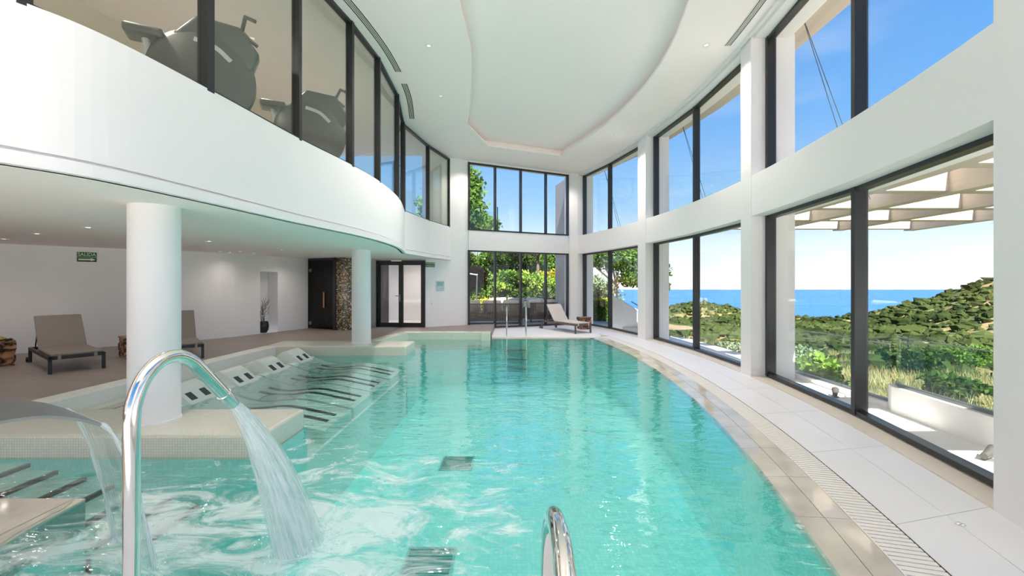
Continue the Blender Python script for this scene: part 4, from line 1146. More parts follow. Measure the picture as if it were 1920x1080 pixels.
# pipe fountain
fd = Vector((0.235, 0.972, 0)).normalized()
pb0 = Vector((-1.56, 1.75, -0.3))
pf = empty('pipe_fountain', tuple(pb0)); tag(pf, 'tall bent steel pipe fountain pouring a thick jet', 'fountain')
def along_f(t, z): return (fd.x * t, fd.y * t, z + 0.3)
path = [along_f(0, -0.3), along_f(0, 0.3), along_f(0, 0.8), along_f(0, 1.03), along_f(0.012, 1.12), along_f(0.05, 1.205), along_f(0.11, 1.262), along_f(0.18, 1.275), along_f(0.245, 1.245), along_f(0.30, 1.19), along_f(0.43, 1.035)]
sp_ = spline(path, 6)
link('pipe', MB().tube(sp_, 0.0295, 24).mesh('pipe', smooth=True), M['chrome'], pf)
e1 = Vector(sp_[-1]); dv = (e1 - Vector(sp_[-4])).normalized()
link('collar', MB().tube([e1 - dv * 0.008, e1 + dv * 0.012], 0.034, 24).mesh('collar', smooth=True), M['chrome'], pf)
tip = e1 + dv * 0.085
mbn = MB().tube([e1 + dv * 0.01, e1 + dv * 0.05, tip], [0.029, 0.029, 0.025], 24, cap=False)
link('nozzle', mbn.mesh('nozzle', smooth=True), M['chrome'], pf)
tipw = tip + pb0

def uv_tube(name, path, radii, seg, flat=1.0):
    """tube with uv = (around, along)"""
    path = [Vector(p) for p in path]; n = len(path); v, f, uv = [], [], []
    for i in range(n):
        t = (path[min(i + 1, n - 1)] - path[max(i - 1, 0)]).normalized()
        nx = t.cross(Vector((0, 0, 1))).normalized() if abs(t.z) < 0.999 else Vector((1, 0, 0)); ny = t.cross(nx)
        for k in range(seg + 1):
            a = 2 * PI * k / seg; v.append(path[i] + nx * math.cos(a) * radii[i] + ny * math.sin(a) * radii[i] * flat); uv.append((k / seg, i / (n - 1)))
    for i in range(n - 1):
        for k in range(seg): f.append((i * (seg + 1) + k, i * (seg + 1) + k + 1, (i + 1) * (seg + 1) + k + 1, (i + 1) * (seg + 1) + k))
    me = bpy.data.meshes.new(name); me.from_pydata([tuple(p) for p in v], [], f)
    lay = me.uv_layers.new(name='UVMap')
    for lp in me.loops: lay.data[lp.index].uv = uv[lp.vertex_index]
    me.polygons.foreach_set('use_smooth', [True] * len(me.polygons)); me.update()
    return me
def fall(p0, v0, z_end, n=22):
    """ballistic path from p0 with speed v0 down to z_end"""
    T = (v0.z + math.sqrt(v0.z ** 2 + 2 * 9.81 * (p0.z - z_end))) / 9.81
    return [p0 + v0 * (T * i / n) + Vector((0, 0, -0.5 * 9.81 * (T * i / n) ** 2)) for i in range(n + 1)]
land = Vector((JET_HIT[0], JET_HIT[1], -0.03)); hd_ = Vector((land.x - tipw.x, land.y - tipw.y, 0))
vz = -1.7; T = (vz + math.sqrt(vz ** 2 + 2 * 9.81 * (tipw.z + 0.03))) / 9.81
jp = fall(tipw, hd_ / T + Vector((0, 0, vz)), -0.03)
js = empty('water_jet', tuple(tipw)); tag(js, 'thick white water jet falling from the bent steel pipe', 'water jet')
for k, (sc_, dx) in enumerate(((1.0, 0.0), (0.72, 0.012), (0.45, -0.01))):
    me = uv_tube('stream', [(q - tipw) + Vector((dx, 0, 0)) for q in jp], [(0.026 + 0.125 * (i / 22) ** 1.0) * sc_ for i in range(23)], 28)
    link('stream', me, M['jet'], js)
# foam mound and drops where it lands
rr = random.Random(9)
def drops(parent, c, n, spread, hmax):
    bm = bmesh.new()
    for i in range(n):
        a = rr.uniform(0, 2 * PI); d = spread * math.sqrt(rr.random()); z = max(0.0, rr.gauss(0, hmax) * (1 - d / spread / 1.2))
        m_ = bmesh.ops.create_icosphere(bm, subdivisions=1, radius=rr.uniform(0.002, 0.006))
        bmesh.ops.translate(bm, verts=m_['verts'], vec=(c[0] + d * math.cos(a), c[1] + d * math.sin(a), c[2] + z))
    me = bpy.data.meshes.new('droplets'); bm.to_mesh(me); bm.free()
    o = link('droplets', me, foam, parent); o['kind'] = 'stuff'
foam, fnt, fb, fo = nodes_of('white_foam'); fb.inputs['Base Color'].default_value = (0.86, 0.93, 0.94, 1); fb.inputs['Roughness'].default_value = 0.4
drops(js, (land.x - tipw.x, land.y - tipw.y, -tipw.z), 220, 0.26, 0.07)

# blade fountain
bf = empty('blade_fountain', (-2.93, 1.66, -0.01)); tag(bf, 'wide curved brushed steel blade fountain at the left', 'fountain')
bd = Vector((0.5, 0.866, 0)); bw = Vector((-0.866, 0.5, 0))
lipc = Vector((-2.48, 2.46, 0))
prof = spline([(-0.92, 0.0, 0), (-0.90, 0.35, 0), (-0.82, 0.66, 0), (-0.66, 0.86, 0), (-0.46, 0.945, 0), (-0.25, 0.95, 0), (-0.1, 0.90, 0), (0.0, 0.84, 0)], 5)
v, f = [], []
for (s, z, _) in prof:
    for sgn in (1, -1):
        q = lipc + bd * s + bw * (0.30 * sgn); v.append((q.x + 2.93, q.y - 1.66, z + 0.01))
m_ = len(prof)
t_ = 0.014
for i, (s, z, _) in enumerate(prof):
    a = prof[min(i + 1, m_ - 1)]; c = prof[max(i - 1, 0)]
    tn = Vector((a[0] - c[0], a[1] - c[1])).normalized(); nr = Vector((tn.y, -tn.x))
    for sgn in (1, -1):
        q = lipc + bd * (s + nr.x * t_) + bw * (0.30 * sgn); v.append((q.x + 2.93, q.y - 1.66, z + nr.y * t_ + 0.01))
o2 = 2 * m_
for i in range(m_ - 1):
    a = 2 * i
    f += [(a, a + 1, a + 3, a + 2), (o2 + a, o2 + a + 2, o2 + a + 3, o2 + a + 1), (a, a + 2, o2 + a + 2, o2 + a), (a + 1, o2 + a + 1, o2 + a + 3, a + 3)]
f += [(0, o2, o2 + 1, 1), (2 * m_ - 2, 2 * m_ - 1, o2 + 2 * m_ - 1, o2 + 2 * m_ - 2)]
me = pydata('blade', v, f); link('blade', me, M['brushed'], bf)
bp0 = lipc + bd * -0.9
MB().box(-0.36, 0.36, -0.1, 0.1, 0, 0.012).build('foot_plate', M['brushed'], bf, loc=(bp0.x + 2.93, bp0.y - 1.66, 0.008), rot=(0, 0, math.atan2(bw.y, bw.x)))
# its sheet of water
p_r, p_l = lipc - bw * 0.28, lipc + bw * 0.28
n_a, n_d = 24, 22
v, f, uv = [], [], []
hits = (Vector((*SHEET_HIT[1], -0.03)), Vector((*SHEET_HIT[0], -0.03)))
T = math.sqrt(2 * 9.81 * 0.87) / 9.81
for k in range(n_a + 1):
    s = k / n_a
    a = p_r.lerp(p_l, s) + Vector((0, 0, 0.838)); hq = hits[0].lerp(hits[1], s)
    vz0 = -0.35; T = (vz0 + math.sqrt(vz0 ** 2 + 2 * 9.81 * 0.868)) / 9.81
    vel = Vector(((hq.x - a.x) / T, (hq.y - a.y) / T, vz0))
    rip = 0.006 * math.sin(k * 2.1) + 0.004 * math.sin(k * 5.3)
    for i in range(n_d + 1):
        t = T * i / n_d
        q = a + vel * t + Vector((0, 0, -0.5 * 9.81 * t * t)) + bd * rip * (i / n_d) * 2
        v.append(tuple(q)); uv.append((s, i / n_d))
for k in range(n_a):
    for i in range(n_d): f.append((k * (n_d + 1) + i, (k + 1) * (n_d + 1) + i, (k + 1) * (n_d + 1) + i + 1, k * (n_d + 1) + i + 1))
org = Vector((lipc.x, lipc.y, 0.838))
me = bpy.data.meshes.new('sheet'); me.from_pydata([tuple(Vector(q) - org) for q in v], [], f)
lay = me.uv_layers.new(name='UVMap')
for lp in me.loops: lay.data[lp.index].uv = uv[lp.vertex_index]
me.polygons.foreach_set('use_smooth', [True] * len(me.polygons)); me.update()
ws_ = empty('water_sheet', tuple(org)); tag(ws_, 'clear sheet of water falling from the wide steel blade', 'water sheet')
so = link('sheet', me, M['sheet'], ws_); md = so.modifiers.new('thickness', 'SOLIDIFY'); md.thickness = 0.01
for k, (q0, q1) in enumerate(((0, 0), (n_a, n_a))):
    pts = [Vector(v[q0 * (n_d + 1) + i]) - org for i in range(n_d + 1)]
    link('edge_stream', uv_tube('edge_stream', pts, [0.011 + 0.004 * math.sin(i) for i in range(n_d + 1)], 10), M['jet'], ws_)
mh = (hits[0] + hits[1]) / 2
drops(ws_, (mh.x - org.x, mh.y - org.y, -org.z), 120, 0.34, 0.04)
for (x, y, lab) in ((-0.88, 4.5, 'dark square drain grille on the pool floor near the handrail'), (-0.9, 7.0, 'dark square drain grille farther along the pool floor')):
    r = empty('pool_drain', (x, y, -1.35)); tag(r, lab, 'drain')
    link('frame', MB().box(-0.27, 0.27, -0.27, 0.27, 0.0, 0.012).mesh('frame', bevel=0.006), plain('drain_frame', (0.14, 0.50, 0.47), 0.5), r)
    for k in range(9): link('bar', MB().box(-0.24, 0.24, -0.235 + k * 0.055, -0.205 + k * 0.055, 0.012, 0.022).mesh('bar'), plain('drain_bar', (0.08, 0.32, 0.30), 0.5) if k == 0 else bpy.data.materials['drain_bar'], r)
# small drain cap on the deck
o = MB().lathe([(0.028, 0), (0.028, 0.004), (0.02, 0.006)], seg=20).build('floor_cap', M['chrome'], smooth=True, loc=(1.6 * 840 / 451, 1280 / 451, 0)); tag(o, 'tiny shiny metal cap set in the white deck near the camera', 'cap')

# ------------------------------------------------------------------ gym machines behind the upper glass
def gym_bike(loc, rz, label):
    r = empty('exercise_bike', loc, rz); tag(r, label, 'exercise bike', 'exercise bikes behind the glass')
    def rot(mb, nm, mt, mtx=None, **k):
        me = mb.mesh(nm, **k)
        if mtx is not None: me.transform(mtx)
        return link(nm, me, mt, r)
    RX = Matrix.Rotation(PI / 2, 4, 'X')
    rot(MB().lathe([(0.05, -0.11), (0.36, -0.10), (0.42, -0.05), (0.42, 0.05), (0.36, 0.10), (0.05, 0.11)], seg=40), 'housing', M['machine'], Matrix.Translation((0, 0, 0.60)) @ RX, smooth=True)
    rot(MB().prism([(-0.28, 0.30), (-0.10, 0.52), (0.24, 0.50), (0.40, 0.28), (0.34, 0.10), (0.0, 0.2)], -0.09, 0.09), 'shroud', M['machine'], Matrix.Translation((0.05, 0, 0.62)) @ RX, bevel=0.04, bseg=3, smooth=True)
    rot(MB().strip(spline([(-0.06, 0.30), (0.1, 0.26), (0.22, 0.16)], 4), -0.02, 0.02, 0.0, 0.004), 'badge', M['machinelight'], Matrix.Translation((0, -0.105, 0.60)) @ RX)
    rot(MB().box(-0.55, 0.5, -0.04, 0.04, 0.0, 0.1), 'rail', M['machine'])
    r.scale = (1.3, 1.3, 1.3)
    for x in (-0.55, 0.45): rot(MB().box(x, x + 0.07, -0.28, 0.28, 0, 0.06), 'foot', M['machine'])
    rot(MB().tube([(-0.3, 0, 0.1), (-0.42, 0, 0.85)], 0.03, 10), 'seat_post', M['machinelight'])
    rot(MB().box(-0.56, -0.28, -0.11, 0.11, 0.85, 0.93), 'saddle', M['machine'], bevel=0.03, bseg=3, smooth=True)
    rot(MB().tube([(0.42, -0.24, 1.12), (0.34, -0.2, 1.16), (0.3, 0, 1.12), (0.34, 0.2, 1.16), (0.42, 0.24, 1.12)], 0.018, 8), 'handlebar', M['machine'])
    rot(MB().tube([(0.2, 0, 0.9), (0.3, 0, 1.14)], 0.028, 8), 'stem', M['machinelight'])
    return r
gym_bike((-3.72, 5.15, 3.30), 0.5, 'dark exercise bike behind the thick gym mullion')
gym_bike((-3.35, 7.1, 3.30), 0.45, 'dark exercise bike farther along behind the gym glass')

# ================================================================== outside
def leaves(name, blobs, n, size, mat, parent, seed, shell=0.55, stretch=1.6):
    """a crown of n folded leaves spread over ellipsoid blobs (c, r)"""
    g = np.random.default_rng(seed)
    wts = np.array([b[1][0] * b[1][1] * b[1][2] for b in blobs]) ** 0.67; wts /= wts.sum()
    pick = g.choice(len(blobs), n, p=wts)
    C = np.array([b[0] for b in blobs])[pick]; R = np.array([b[1] for b in blobs])[pick]
    d = g.normal(size=(n, 3)); d /= np.linalg.norm(d, axis=1)[:, None]
    rad = shell + (1 - shell) * g.random(n) ** 0.6
    P = C + d * R * rad[:, None] * (1 + 0.12 * g.normal(size=n))[:, None]
    a = d + 0.9 * g.normal(size=(n, 3)); a /= np.linalg.norm(a, axis=1)[:, None]
    b = np.cross(a, g.normal(size=(n, 3))); b /= np.linalg.norm(b, axis=1)[:, None]
    s = size * (0.6 + 0.8 * g.random(n))[:, None]
    v = np.stack([P - a * s * stretch * .5, P + b * s * .45 , P + a * s * stretch * .5, P - b * s * .45], axis=1).reshape(-1, 3)
    f = np.arange(4 * n).reshape(n, 4)
    return link(name, raw_mesh(name, v, f), mat, parent)

def plant(name, loc, blobs, n, size, mat, label, cat, group, trunk=None, barkm=None, seed=1, extra=None):
    r = empty(name, loc); tag(r, label, cat, group)
    leaves('foliage', blobs, n, size, mat, r, seed)
    if trunk:
        for t in trunk: link('trunk', MB().tube(t[0], t[1], 8).mesh('trunk', smooth=True), barkm or M['bark'], r)
    if extra:
        leaves('flowers', blobs, extra[0], extra[1], extra[2], r, seed + 50, shell=0.95, stretch=1.0)
    return r
def lumps(rx, ry, rz_, z, k, seed):
    g = random.Random(seed); out = [((0, 0, z), (rx * .7, ry * .7, rz_ * .7))]
    for i in range(k):
        a = g.uniform(0, 2 * PI); e = g.uniform(-0.6, 0.9)
        out.append(((rx * .55 * math.cos(a), ry * .55 * math.sin(a), z + rz_ * .6 * e), (rx * g.uniform(.35, .5), ry * g.uniform(.35, .5), rz_ * g.uniform(.35, .5))))
    return out

# patio, bank, ramp wall behind the far windows
tag(MB().prism([(-12, 17.0), (-2.0, 15.1), (2.3, 16.9), (3.0, 17.3), (4.6, 15.6), (5.2, 16.4), (4.9, 21.5), (-12, 21.5)], -0.3, -0.03).build('patio_ground', M['patio']), 'brown paved patio outside the far windows', 'patio', kind='structure')
gx = np.linspace(-16, 9, 26); gy = np.linspace(20.5, 44, 20)
V = [(x, y, (-0.06 + min(max(0, y - 21.0), 7.5) * 0.2 * (1 / (1 + math.exp((x - 3.2) * 1.6))) + 0.12 * math.sin(x * 1.3 + y) - 0.10 * max(0, x - 3))) for y in gy for x in gx]
F = [(j * 26 + i, j * 26 + i + 1, (j + 1) * 26 + i + 1, (j + 1) * 26 + i) for j in range(19) for i in range(25)]
tag(link('garden_ground', pydata('garden_ground', V, F, True), M['soil']), 'planted garden bank rising behind the patio', 'ground', kind='structure')
rw = [(3.55, 15.95), (4.85, 15.25)]
mb = MB()
A_, B_ = Vector((3.72, 16.3)), Vector((5.15, 15.55))
nq = (B_ - A_).normalized(); nq = Vector((-nq.y, nq.x)) * 0.2
v = []
for q in (A_, B_):
    for s in (0, 1): v += [(q.x + nq.x * s, q.y + nq.y * s, -0.3), (q.x + nq.x * s, q.y + nq.y * s, 1.22 if q is A_ else 0.28)]
mb.add(v, [(0, 4, 5, 1), (2, 3, 7, 6), (1, 5, 7, 3), (0, 2, 6, 4), (0, 1, 3, 2), (4, 6, 7, 5)])
tag(mb.build('ramp_wall', M['white']), 'white sloping stair wall outside the far corner window', 'wall', kind='structure')
o = MB().tube([(0, 0, 0), (0.45, -0.24, -0.29)], 0.02, 10).build('stair_rail', M['brushed'], loc=(4.45, 15.9, 0.93)); tag(o, 'short steel rail on the sloping white stair wall', 'rail')
tag(MB().strip([(2.42, 17.1), (1.95, 19.2)], 0.0, -0.35, -0.1, 6.0).build('wall_garden', M['cream']), 'tall cream outer wall at the far corner by the patio', 'wall', kind='structure')
# upper terrace rail behind the far upper windows
ur = empty('glass_balustrade', (-3.2, 17.0, 3.3)); tag(ur, 'glass balustrade panel outside the upper far windows', 'balustrade')
link('pane', MB().box(0, 2.58, 0, 0.015, 0.05, 1.18).mesh('pane'), M['glass_rail'], ur)
link('post', MB().box(2.60, 2.64, -0.01, 0.03, 0, 1.36).mesh('post'), M['black'], ur)
link('base', MB().box(0, 2.9, -0.05, 0.07, 0, 0.07).mesh('base'), M['black'], ur)
tag(MB().box(-2.4, 0.3, 15.6, 17.1, 3.02, 3.30).build('upper_terrace', M['cream']), 'cream slab of the small upper terrace outside', 'slab', kind='structure')

# garden sofas
def sofa(loc, rz, w, label, ncush):
    r = empty('garden_sofa', loc, rz); tag(r, label, 'sofa')
    link('base', MB().box(-w / 2, w / 2, -0.38, 0.38, 0.12, 0.30).mesh('base', bevel=0.02), M['rattan'], r)
    for s in (-1, 1):
        for yq in (-0.33, 0.33): link('leg', MB().box(s * (w / 2 - 0.06) - 0.025, s * (w / 2 - 0.06) + 0.025, yq - 0.025, yq + 0.025, 0, 0.14).mesh('leg'), M['darkframe'], r)
    link('top_rail', MB().box(-w / 2, w / 2, -0.43, -0.37, 0.78, 0.84).mesh('top_rail', bevel=0.01), M['rattan'], r)
    n_ = int(w / 0.055)
    sm = MB().box(-0.014, 0.014, -0.012, 0.012, 0, 0.66).mesh('slat'); sm.materials.append(M['rattan'])
    for i in range(n_):
        q = link('slat', sm, None, r, loc=(-w / 2 + 0.03 + i * (w - 0.06) / (n_ - 1), -0.40, 0.13))
    for s in (-1, 1): link('arm', MB().box(s * w / 2 - 0.04, s * w / 2 + 0.04, -0.42, 0.38, 0.28, 0.62).mesh('arm', bevel=0.02), M['rattan'], r)
    for i in range(ncush):
        x = -w / 2 + w * (i + .5) / ncush
        link('seat_cushion', MB().box(x - w / ncush / 2 + 0.02, x + w / ncush / 2 - 0.02, -0.34, 0.38, 0.30, 0.46).mesh('seat_cushion', bevel=0.05, bseg=3, smooth=True), M['cushion'], r)
        c = MB().box(-w / ncush / 2 + 0.03, w / ncush / 2 - 0.03, -0.09, 0.09, 0, 0.5).mesh('back_cushion', bevel=0.07, bseg=3, smooth=True)
        c.transform(Matrix.Translation((x, -0.24, 0.46)) @ Matrix.Rotation(-0.16 + 0.05 * (i % 2), 4, 'X') @ Matrix.Rotation(0.06 * ((i * 7) % 3 - 1), 4, 'Y')); link('back_cushion', c, M['cushion'], r)
    return r
sofa((-0.85, 17.55, -0.03), 0.12, 2.5, 'long slatted garden sofa with cream cushions seen from behind', 3)
sofa((1.22, 18.45, -0.03), 0.32, 1.25, 'short slatted garden sofa beside the long one, seen from behind', 2)
sofa((0.2, 20.3, -0.03), 3.14, 2.6, 'garden sofa facing the pool with cream cushions', 3)
tb = empty('garden_table', (-0.4, 19.0, -0.03)); tag(tb, 'low dark table between the garden sofas', 'table')
link('table_top', MB().box(-0.5, 0.5, -0.35, 0.35, 0.34, 0.38).mesh('table_top', bevel=0.01), M['rattan'], tb)
for sx in (-0.44, 0.44):
    for sy in (-0.29, 0.29): link('leg', MB().box(sx - .025, sx + .025, sy - .025, sy + .025, 0, 0.34).mesh('leg'), M['darkframe'], tb)
wf = empty('white_rail_frame', (-2.6, 18.6, -0.03)); tag(wf, 'white curved tubular stair rail at the left of the patio', 'rail')
link('top_bar', MB().tube(spline([(-0.9, -0.2, 2.12), (0.0, 0, 2.10), (0.6, 0.05, 2.08), (1.05, 0.3, 2.02)], 5), 0.028, 10).mesh('top_bar', smooth=True), M['plastic'], wf)
for x, y in ((0.5, 0.03), (1.0, 0.27), (-0.5, -0.1)): link('post', MB().tube([(x, y, 0), (x + 0.06, y, 2.06)], 0.028, 10).mesh('post', smooth=True), M['plastic'], wf)

# garden plants beyond the patio
kinds = [('leaf_mid', 'mid green leafy shrub'), ('leaf_bright', 'fresh green shrub'), ('leaf_rust', 'rusty red tinged shrub'), ('leaf_dark', 'dark evergreen shrub'), ('leaf_grey', 'silvery grey shrub'), ('leaf_yellow', 'yellow leaved shrub')]
gp_ = [(-4.3, 22.5, 1.2, 1.7, 2, 'at the far left edge of the garden view'), (-3.0, 22.2, 0.9, 0.9, 0, 'low behind the white tubular rail'), (-2.6, 24.0, 1.2, 1.9, 2, 'tall behind the white tubular rail'),
       (-1.7, 22.0, 0.75, 0.65, 5, 'low beside the foot of the bank'), (-1.3, 23.6, 1.0, 1.3, 1, 'behind the long sofa'), (-0.6, 22.3, 0.7, 0.7, 0, 'left of the red flowers'), (-0.3, 25.0, 1.3, 1.7, 0, 'high on the bank above the red flowers'),
       (0.5, 23.4, 0.9, 1.0, 3, 'above the facing sofa'), (0.9, 22.2, 0.8, 0.6, 4, 'low behind the facing sofa'), (1.4, 25.2, 1.4, 1.6, 1, 'on the bank near the dark trunk'), (2.2, 23.2, 0.9, 1.1, 3, 'under the dark trunk'),
       (2.5, 26.0, 1.2, 1.9, 5, 'against the cream wall'), (-3.6, 27.0, 1.7, 2.9, 3, 'at the top left of the bank'), (-1.6, 27.2, 1.6, 2.6, 0, 'at the top of the bank'), (0.2, 28.0, 1.7, 2.7, 3, 'at the top middle of the bank'), (2.2, 28.5, 1.6, 2.6, 0, 'at the top right of the bank'),
       (-5.6, 25.0, 1.5, 2.2, 0, 'beyond the left edge of the bank')]
def bank(x, y): return -0.06 + max(0, y - 21.0) * 0.2 / (1 + math.exp((x - 3.2) * 1.6)) - 0.1 * max(0, x - 3)
for i, (x, y, r, h, k, where) in enumerate(gp_):
    z = bank(x, y)
    plant('garden_shrub', (x, y, z), lumps(r, r * .8, h * .55, h * .55, 7, i), int(1500 * r * h) + 600, 0.11 if k != 4 else 0.08, M[kinds[k][0]], kinds[k][1] + ' ' + where, 'shrub', 'shrubs on the garden bank', trunk=[([(0, 0, -0.1), (0.03, 0, h * .5)], [0.05, 0.03])], seed=20 + i,
          extra=(160, 0.06, M['flower']) if i in (0, 4) else None)
plant('flower_clump', (-0.75, 21.6, 0.02), lumps(0.35, 0.3, 0.22, 0.3, 4, 3), 500, 0.06, M['leaf_bright'], 'small clump of red flowers behind the sofa cushions', 'flowers', None, trunk=[([(0, 0, -.1), (0, 0, .3)], .02)], seed=70, extra=(240, 0.07, M['red_flower']))
# spiky clump on the bank
ag = empty('spiky_yucca', (1.75, 21.9, 0.05)); tag(ag, 'spiky grey green yucca at the right of the bank', 'yucca')
gg = random.Random(2); mb = MB()
for i in range(90):
    a = gg.uniform(0, 2 * PI); e = gg.uniform(0.1, 1.35); l = gg.uniform(.55, .8)
    d = Vector((math.cos(a) * math.cos(e), math.sin(a) * math.cos(e), math.sin(e))); s = d.cross(Vector((0, 0, 1))).normalized() * 0.02
    p0 = Vector((0, 0, 0.75)); p1 = p0 + d * l * .5; p2 = p0 + d * l - Vector((0, 0, 0.06))
    mb.add([p0 - s, p0 + s, p1 + s, p2, p1 - s], [(0, 1, 2, 4), (4, 2, 3)])
link('foliage', mb.mesh('foliage'), M['leaf_grey'], ag); link('trunk', MB().tube([(0, 0, -.1), (0, 0, .75)], .07, 8).mesh('trunk'), M['bark'], ag)

def tree(loc, tr_h, blobs, n, size, mat, label, barkm, seed, rad=0.14, lean=(0, 0)):
    r = empty('tree', loc); tag(r, label, 'tree', None)
    leaves('crown', blobs, n, size, mat, r, seed, shell=0.35)
    link('trunk', MB().tube([(0, 0, -0.3), (lean[0] * .4, lean[1] * .4, tr_h * .5), (lean[0], lean[1], tr_h)], [rad, rad * .8, rad * .5], 10).mesh('trunk', smooth=True), barkm, r)
    for b in blobs[1:6]:
        c = Vector(b[0]); link('branch', MB().tube([(lean[0] * .7, lean[1] * .7, tr_h * .75), tuple(Vector((lean[0], lean[1], tr_h)).lerp(c, .5)), tuple(c)], [rad * .4, rad * .3, rad * .12], 6).mesh('branch'), barkm, r)
    return r
tree((-2.9, 21.9, 0.1), 4.6, [((0, 0, 5.6), (1.5, 1.3, 1.6)), ((0.9, 0, 4.6), (1.0, .9, .7)), ((0.5, .2, 6.6), (.9, .8, 1.0)), ((-.9, .1, 5.4), (1.1, 1, 1)), ((1.35, -.2, 4.05), (.8, .7, .5)), ((0.1, 0, 7.4), (.5, .5, .9)), ((1.9, 0, 4.5), (.45, .3, .35))], 9000, 0.15, M['leaf_mid'], 'tall bushy tree at the left of the upper far windows', M['bark'], 101)
tree((1.55, 25.6, 0.7), 3.3, [((0, 0, 3.3), (1.3, 1.2, .35)), ((-.9, 0, 3.1), (.9, .8, .35)), ((.9, 0, 3.2), (.9, .8, .35)), ((-2.0, .5, 2.6), (1.2, .8, .5))], 2600, 0.13, M['leaf_dark'], 'dark trunked pine standing behind the lower far windows', M['bark'], 103, rad=0.13)
tree((6.1, 25.5, -0.9), 3.2, [((0, 0, 4.2), (1.8, 1.6, .9)), ((-1.7, -.3, 4.2), (1.2, 1, .65)), ((1.3, 0, 3.7), (1.3, 1, .8)), ((-.6, .2, 5.0), (1.3, 1, .6)), ((1.0, -.6, 2.8), (.9, .7, .5)), ((-2.5, 0, 3.9), (.9, .7, .4))], 8000, 0.13, M['leaf_mid'], 'spreading pale trunked tree beyond the sloping stair wall', M['bark_pale'], 105, rad=0.16, lean=(.2, 0))
tree((5.3, 30.0, -1.0), 1.8, [((0, 0, 2.3), (1.8, 1.5, 1.0)), ((1.2, 0, 1.8), (1.2, 1, .8)), ((-1.2, 0, 1.7), (1.2, 1, .8))], 4000, 0.14, M['leaf_grey'], 'grey green olive tree behind the clipped hedge', M['bark'], 107)
tree((4.98, 14.2, -1.0), 2.0, [((0.1, 0, 3.05), (.22, .22, .28)), ((0.12, 0, 2.45), (.18, .18, .22)), ((-.2, 0.1, 2.8), (.2, .2, .2))], 260, 0.10, M['leaf_mid'], 'slender young tree whose leaves show in the second lower window', M['bark'], 109, rad=0.03)
# clipped hedge
hg = empty('clipped_hedge', (3.95, 18.9, -0.03)); tag(hg, 'clipped green hedge with yellow tips outside the corner window', 'hedge')
g = np.random.default_rng(5); n = 7000
P = np.stack([g.uniform(-1.15, 0.9, n), g.uniform(-.3, .3, n), g.uniform(0, .92, n)], 1)
sd = g.integers(0, 3, n); P[sd == 0, 1] = -.3 + g.normal(0, .02, (sd == 0).sum()); P[sd == 1, 2] = .92 + g.normal(0, .03, (sd == 1).sum())
a = g.normal(size=(n, 3)); a /= np.linalg.norm(a, axis=1)[:, None]; b_ = np.cross(a, g.normal(size=(n, 3))); b_ /= np.linalg.norm(b_, axis=1)[:, None]
v = np.stack([P - a * .035, P + b_ * .02, P + a * .035, P - b_ * .02], 1).reshape(-1, 3)
link('foliage', raw_mesh('foliage', v, np.arange(4 * n).reshape(n, 4)), M['leaf_mid'], hg)
link('core', MB().box(-1.12, .87, -.27, .27, 0, .88).mesh('core'), M['leaf_dark'], hg)
leaves('tips', [((-.1, 0, .93), (1.0, .3, .06))], 1500, 0.05, M['leaf_yellow'], hg, 6)

# ------------------------------------------------------------------ terrace outside the curved wall
out_pts = [(5.20, 8.6), (4.78, 7.9), (5.06, 6.72), (5.34, 6.62), (5.30, 6.3), (4.74, 4.18), (4.3, 2.9), (3.6, 1.0), (2.6, -2.0)]
par = [(4.90, 5.56), (4.80, 5.40), (4.67, 4.09), (4.45, 2.9), (4.1, 1.4)]
tag(MB().prism([arc(y, 0.0) for y in (-2, 0, 2, 4, 6, 8, 10, 12, 13.4)] + [(5.2, 13.0), (5.35, 10.0)] + [(5.1, 8.3), (5.02, 7.4), (5.1, 6.6), (4.95, 5.4), (4.8, 4.05), (4.58, 2.85), (4.2, 1.3), (2.8, -2)], -0.35, -0.02).build('terrace', M['terrace']), 'narrow white terrace strip outside the curved windows', 'terrace', kind='structure')
tag(MB().strip(par, 0.0, 0.16, -0.35, 0.30).build('parapet', M['white']), 'white parapet wall of the terrace outside the nearest window', 'parapet', kind='structure')
tag(MB().strip([(4.86, 7.95), (4.88, 7.0), (4.88, 5.57)], 0.0, 0.15, -0.3, 0.05).build('terrace_kerb', M['white']), 'low white kerb under the glass rail by the green bush', 'kerb', kind='structure')
def balustrade(pts, z0, z1, label):
    r = empty('glass_balustrade', (pts[0][0], pts[0][1], z0)); tag(r, label, 'balustrade')
    inv = Matrix.Translation((-pts[0][0], -pts[0][1], -z0))
    for a, b in zip(pts[:-1], pts[1:]):
        a_, b_ = Vector(a), Vector(b); t = (b_ - a_).normalized() * 0.006
        me = MB().strip([tuple(a_ + t), tuple(b_ - t)], 0, 0.012, z0, z1).mesh('pane'); me.transform(inv); link('pane', me, M['glass_rail'], r)
        me = MB().strip([tuple(a_ + t), tuple(b_ - t)], -0.003, 0.015, z1, z1 + 0.008).mesh('edge_cap'); me.transform(inv); link('edge_cap', me, M['brushed'], r)
        me = MB().strip([tuple(a_ + t), tuple(b_ - t)], -0.015, 0.027, z0 - 0.01, z0 + 0.03).mesh('shoe'); me.transform(inv); link('shoe', me, M['brushed'], r)
off = offset(par, 0.08)
balustrade([off[0], off[1], off[2], off[3], off[4]], 0.31, 0.92, 'glass balustrade on the white parapet outside the nearest window')
balustrade([(4.93, 7.95), (4.95, 7.2), (4.96, 6.4), (4.96, 5.6)], 0.06, 0.80, 'glass balustrade in front of the green bush')
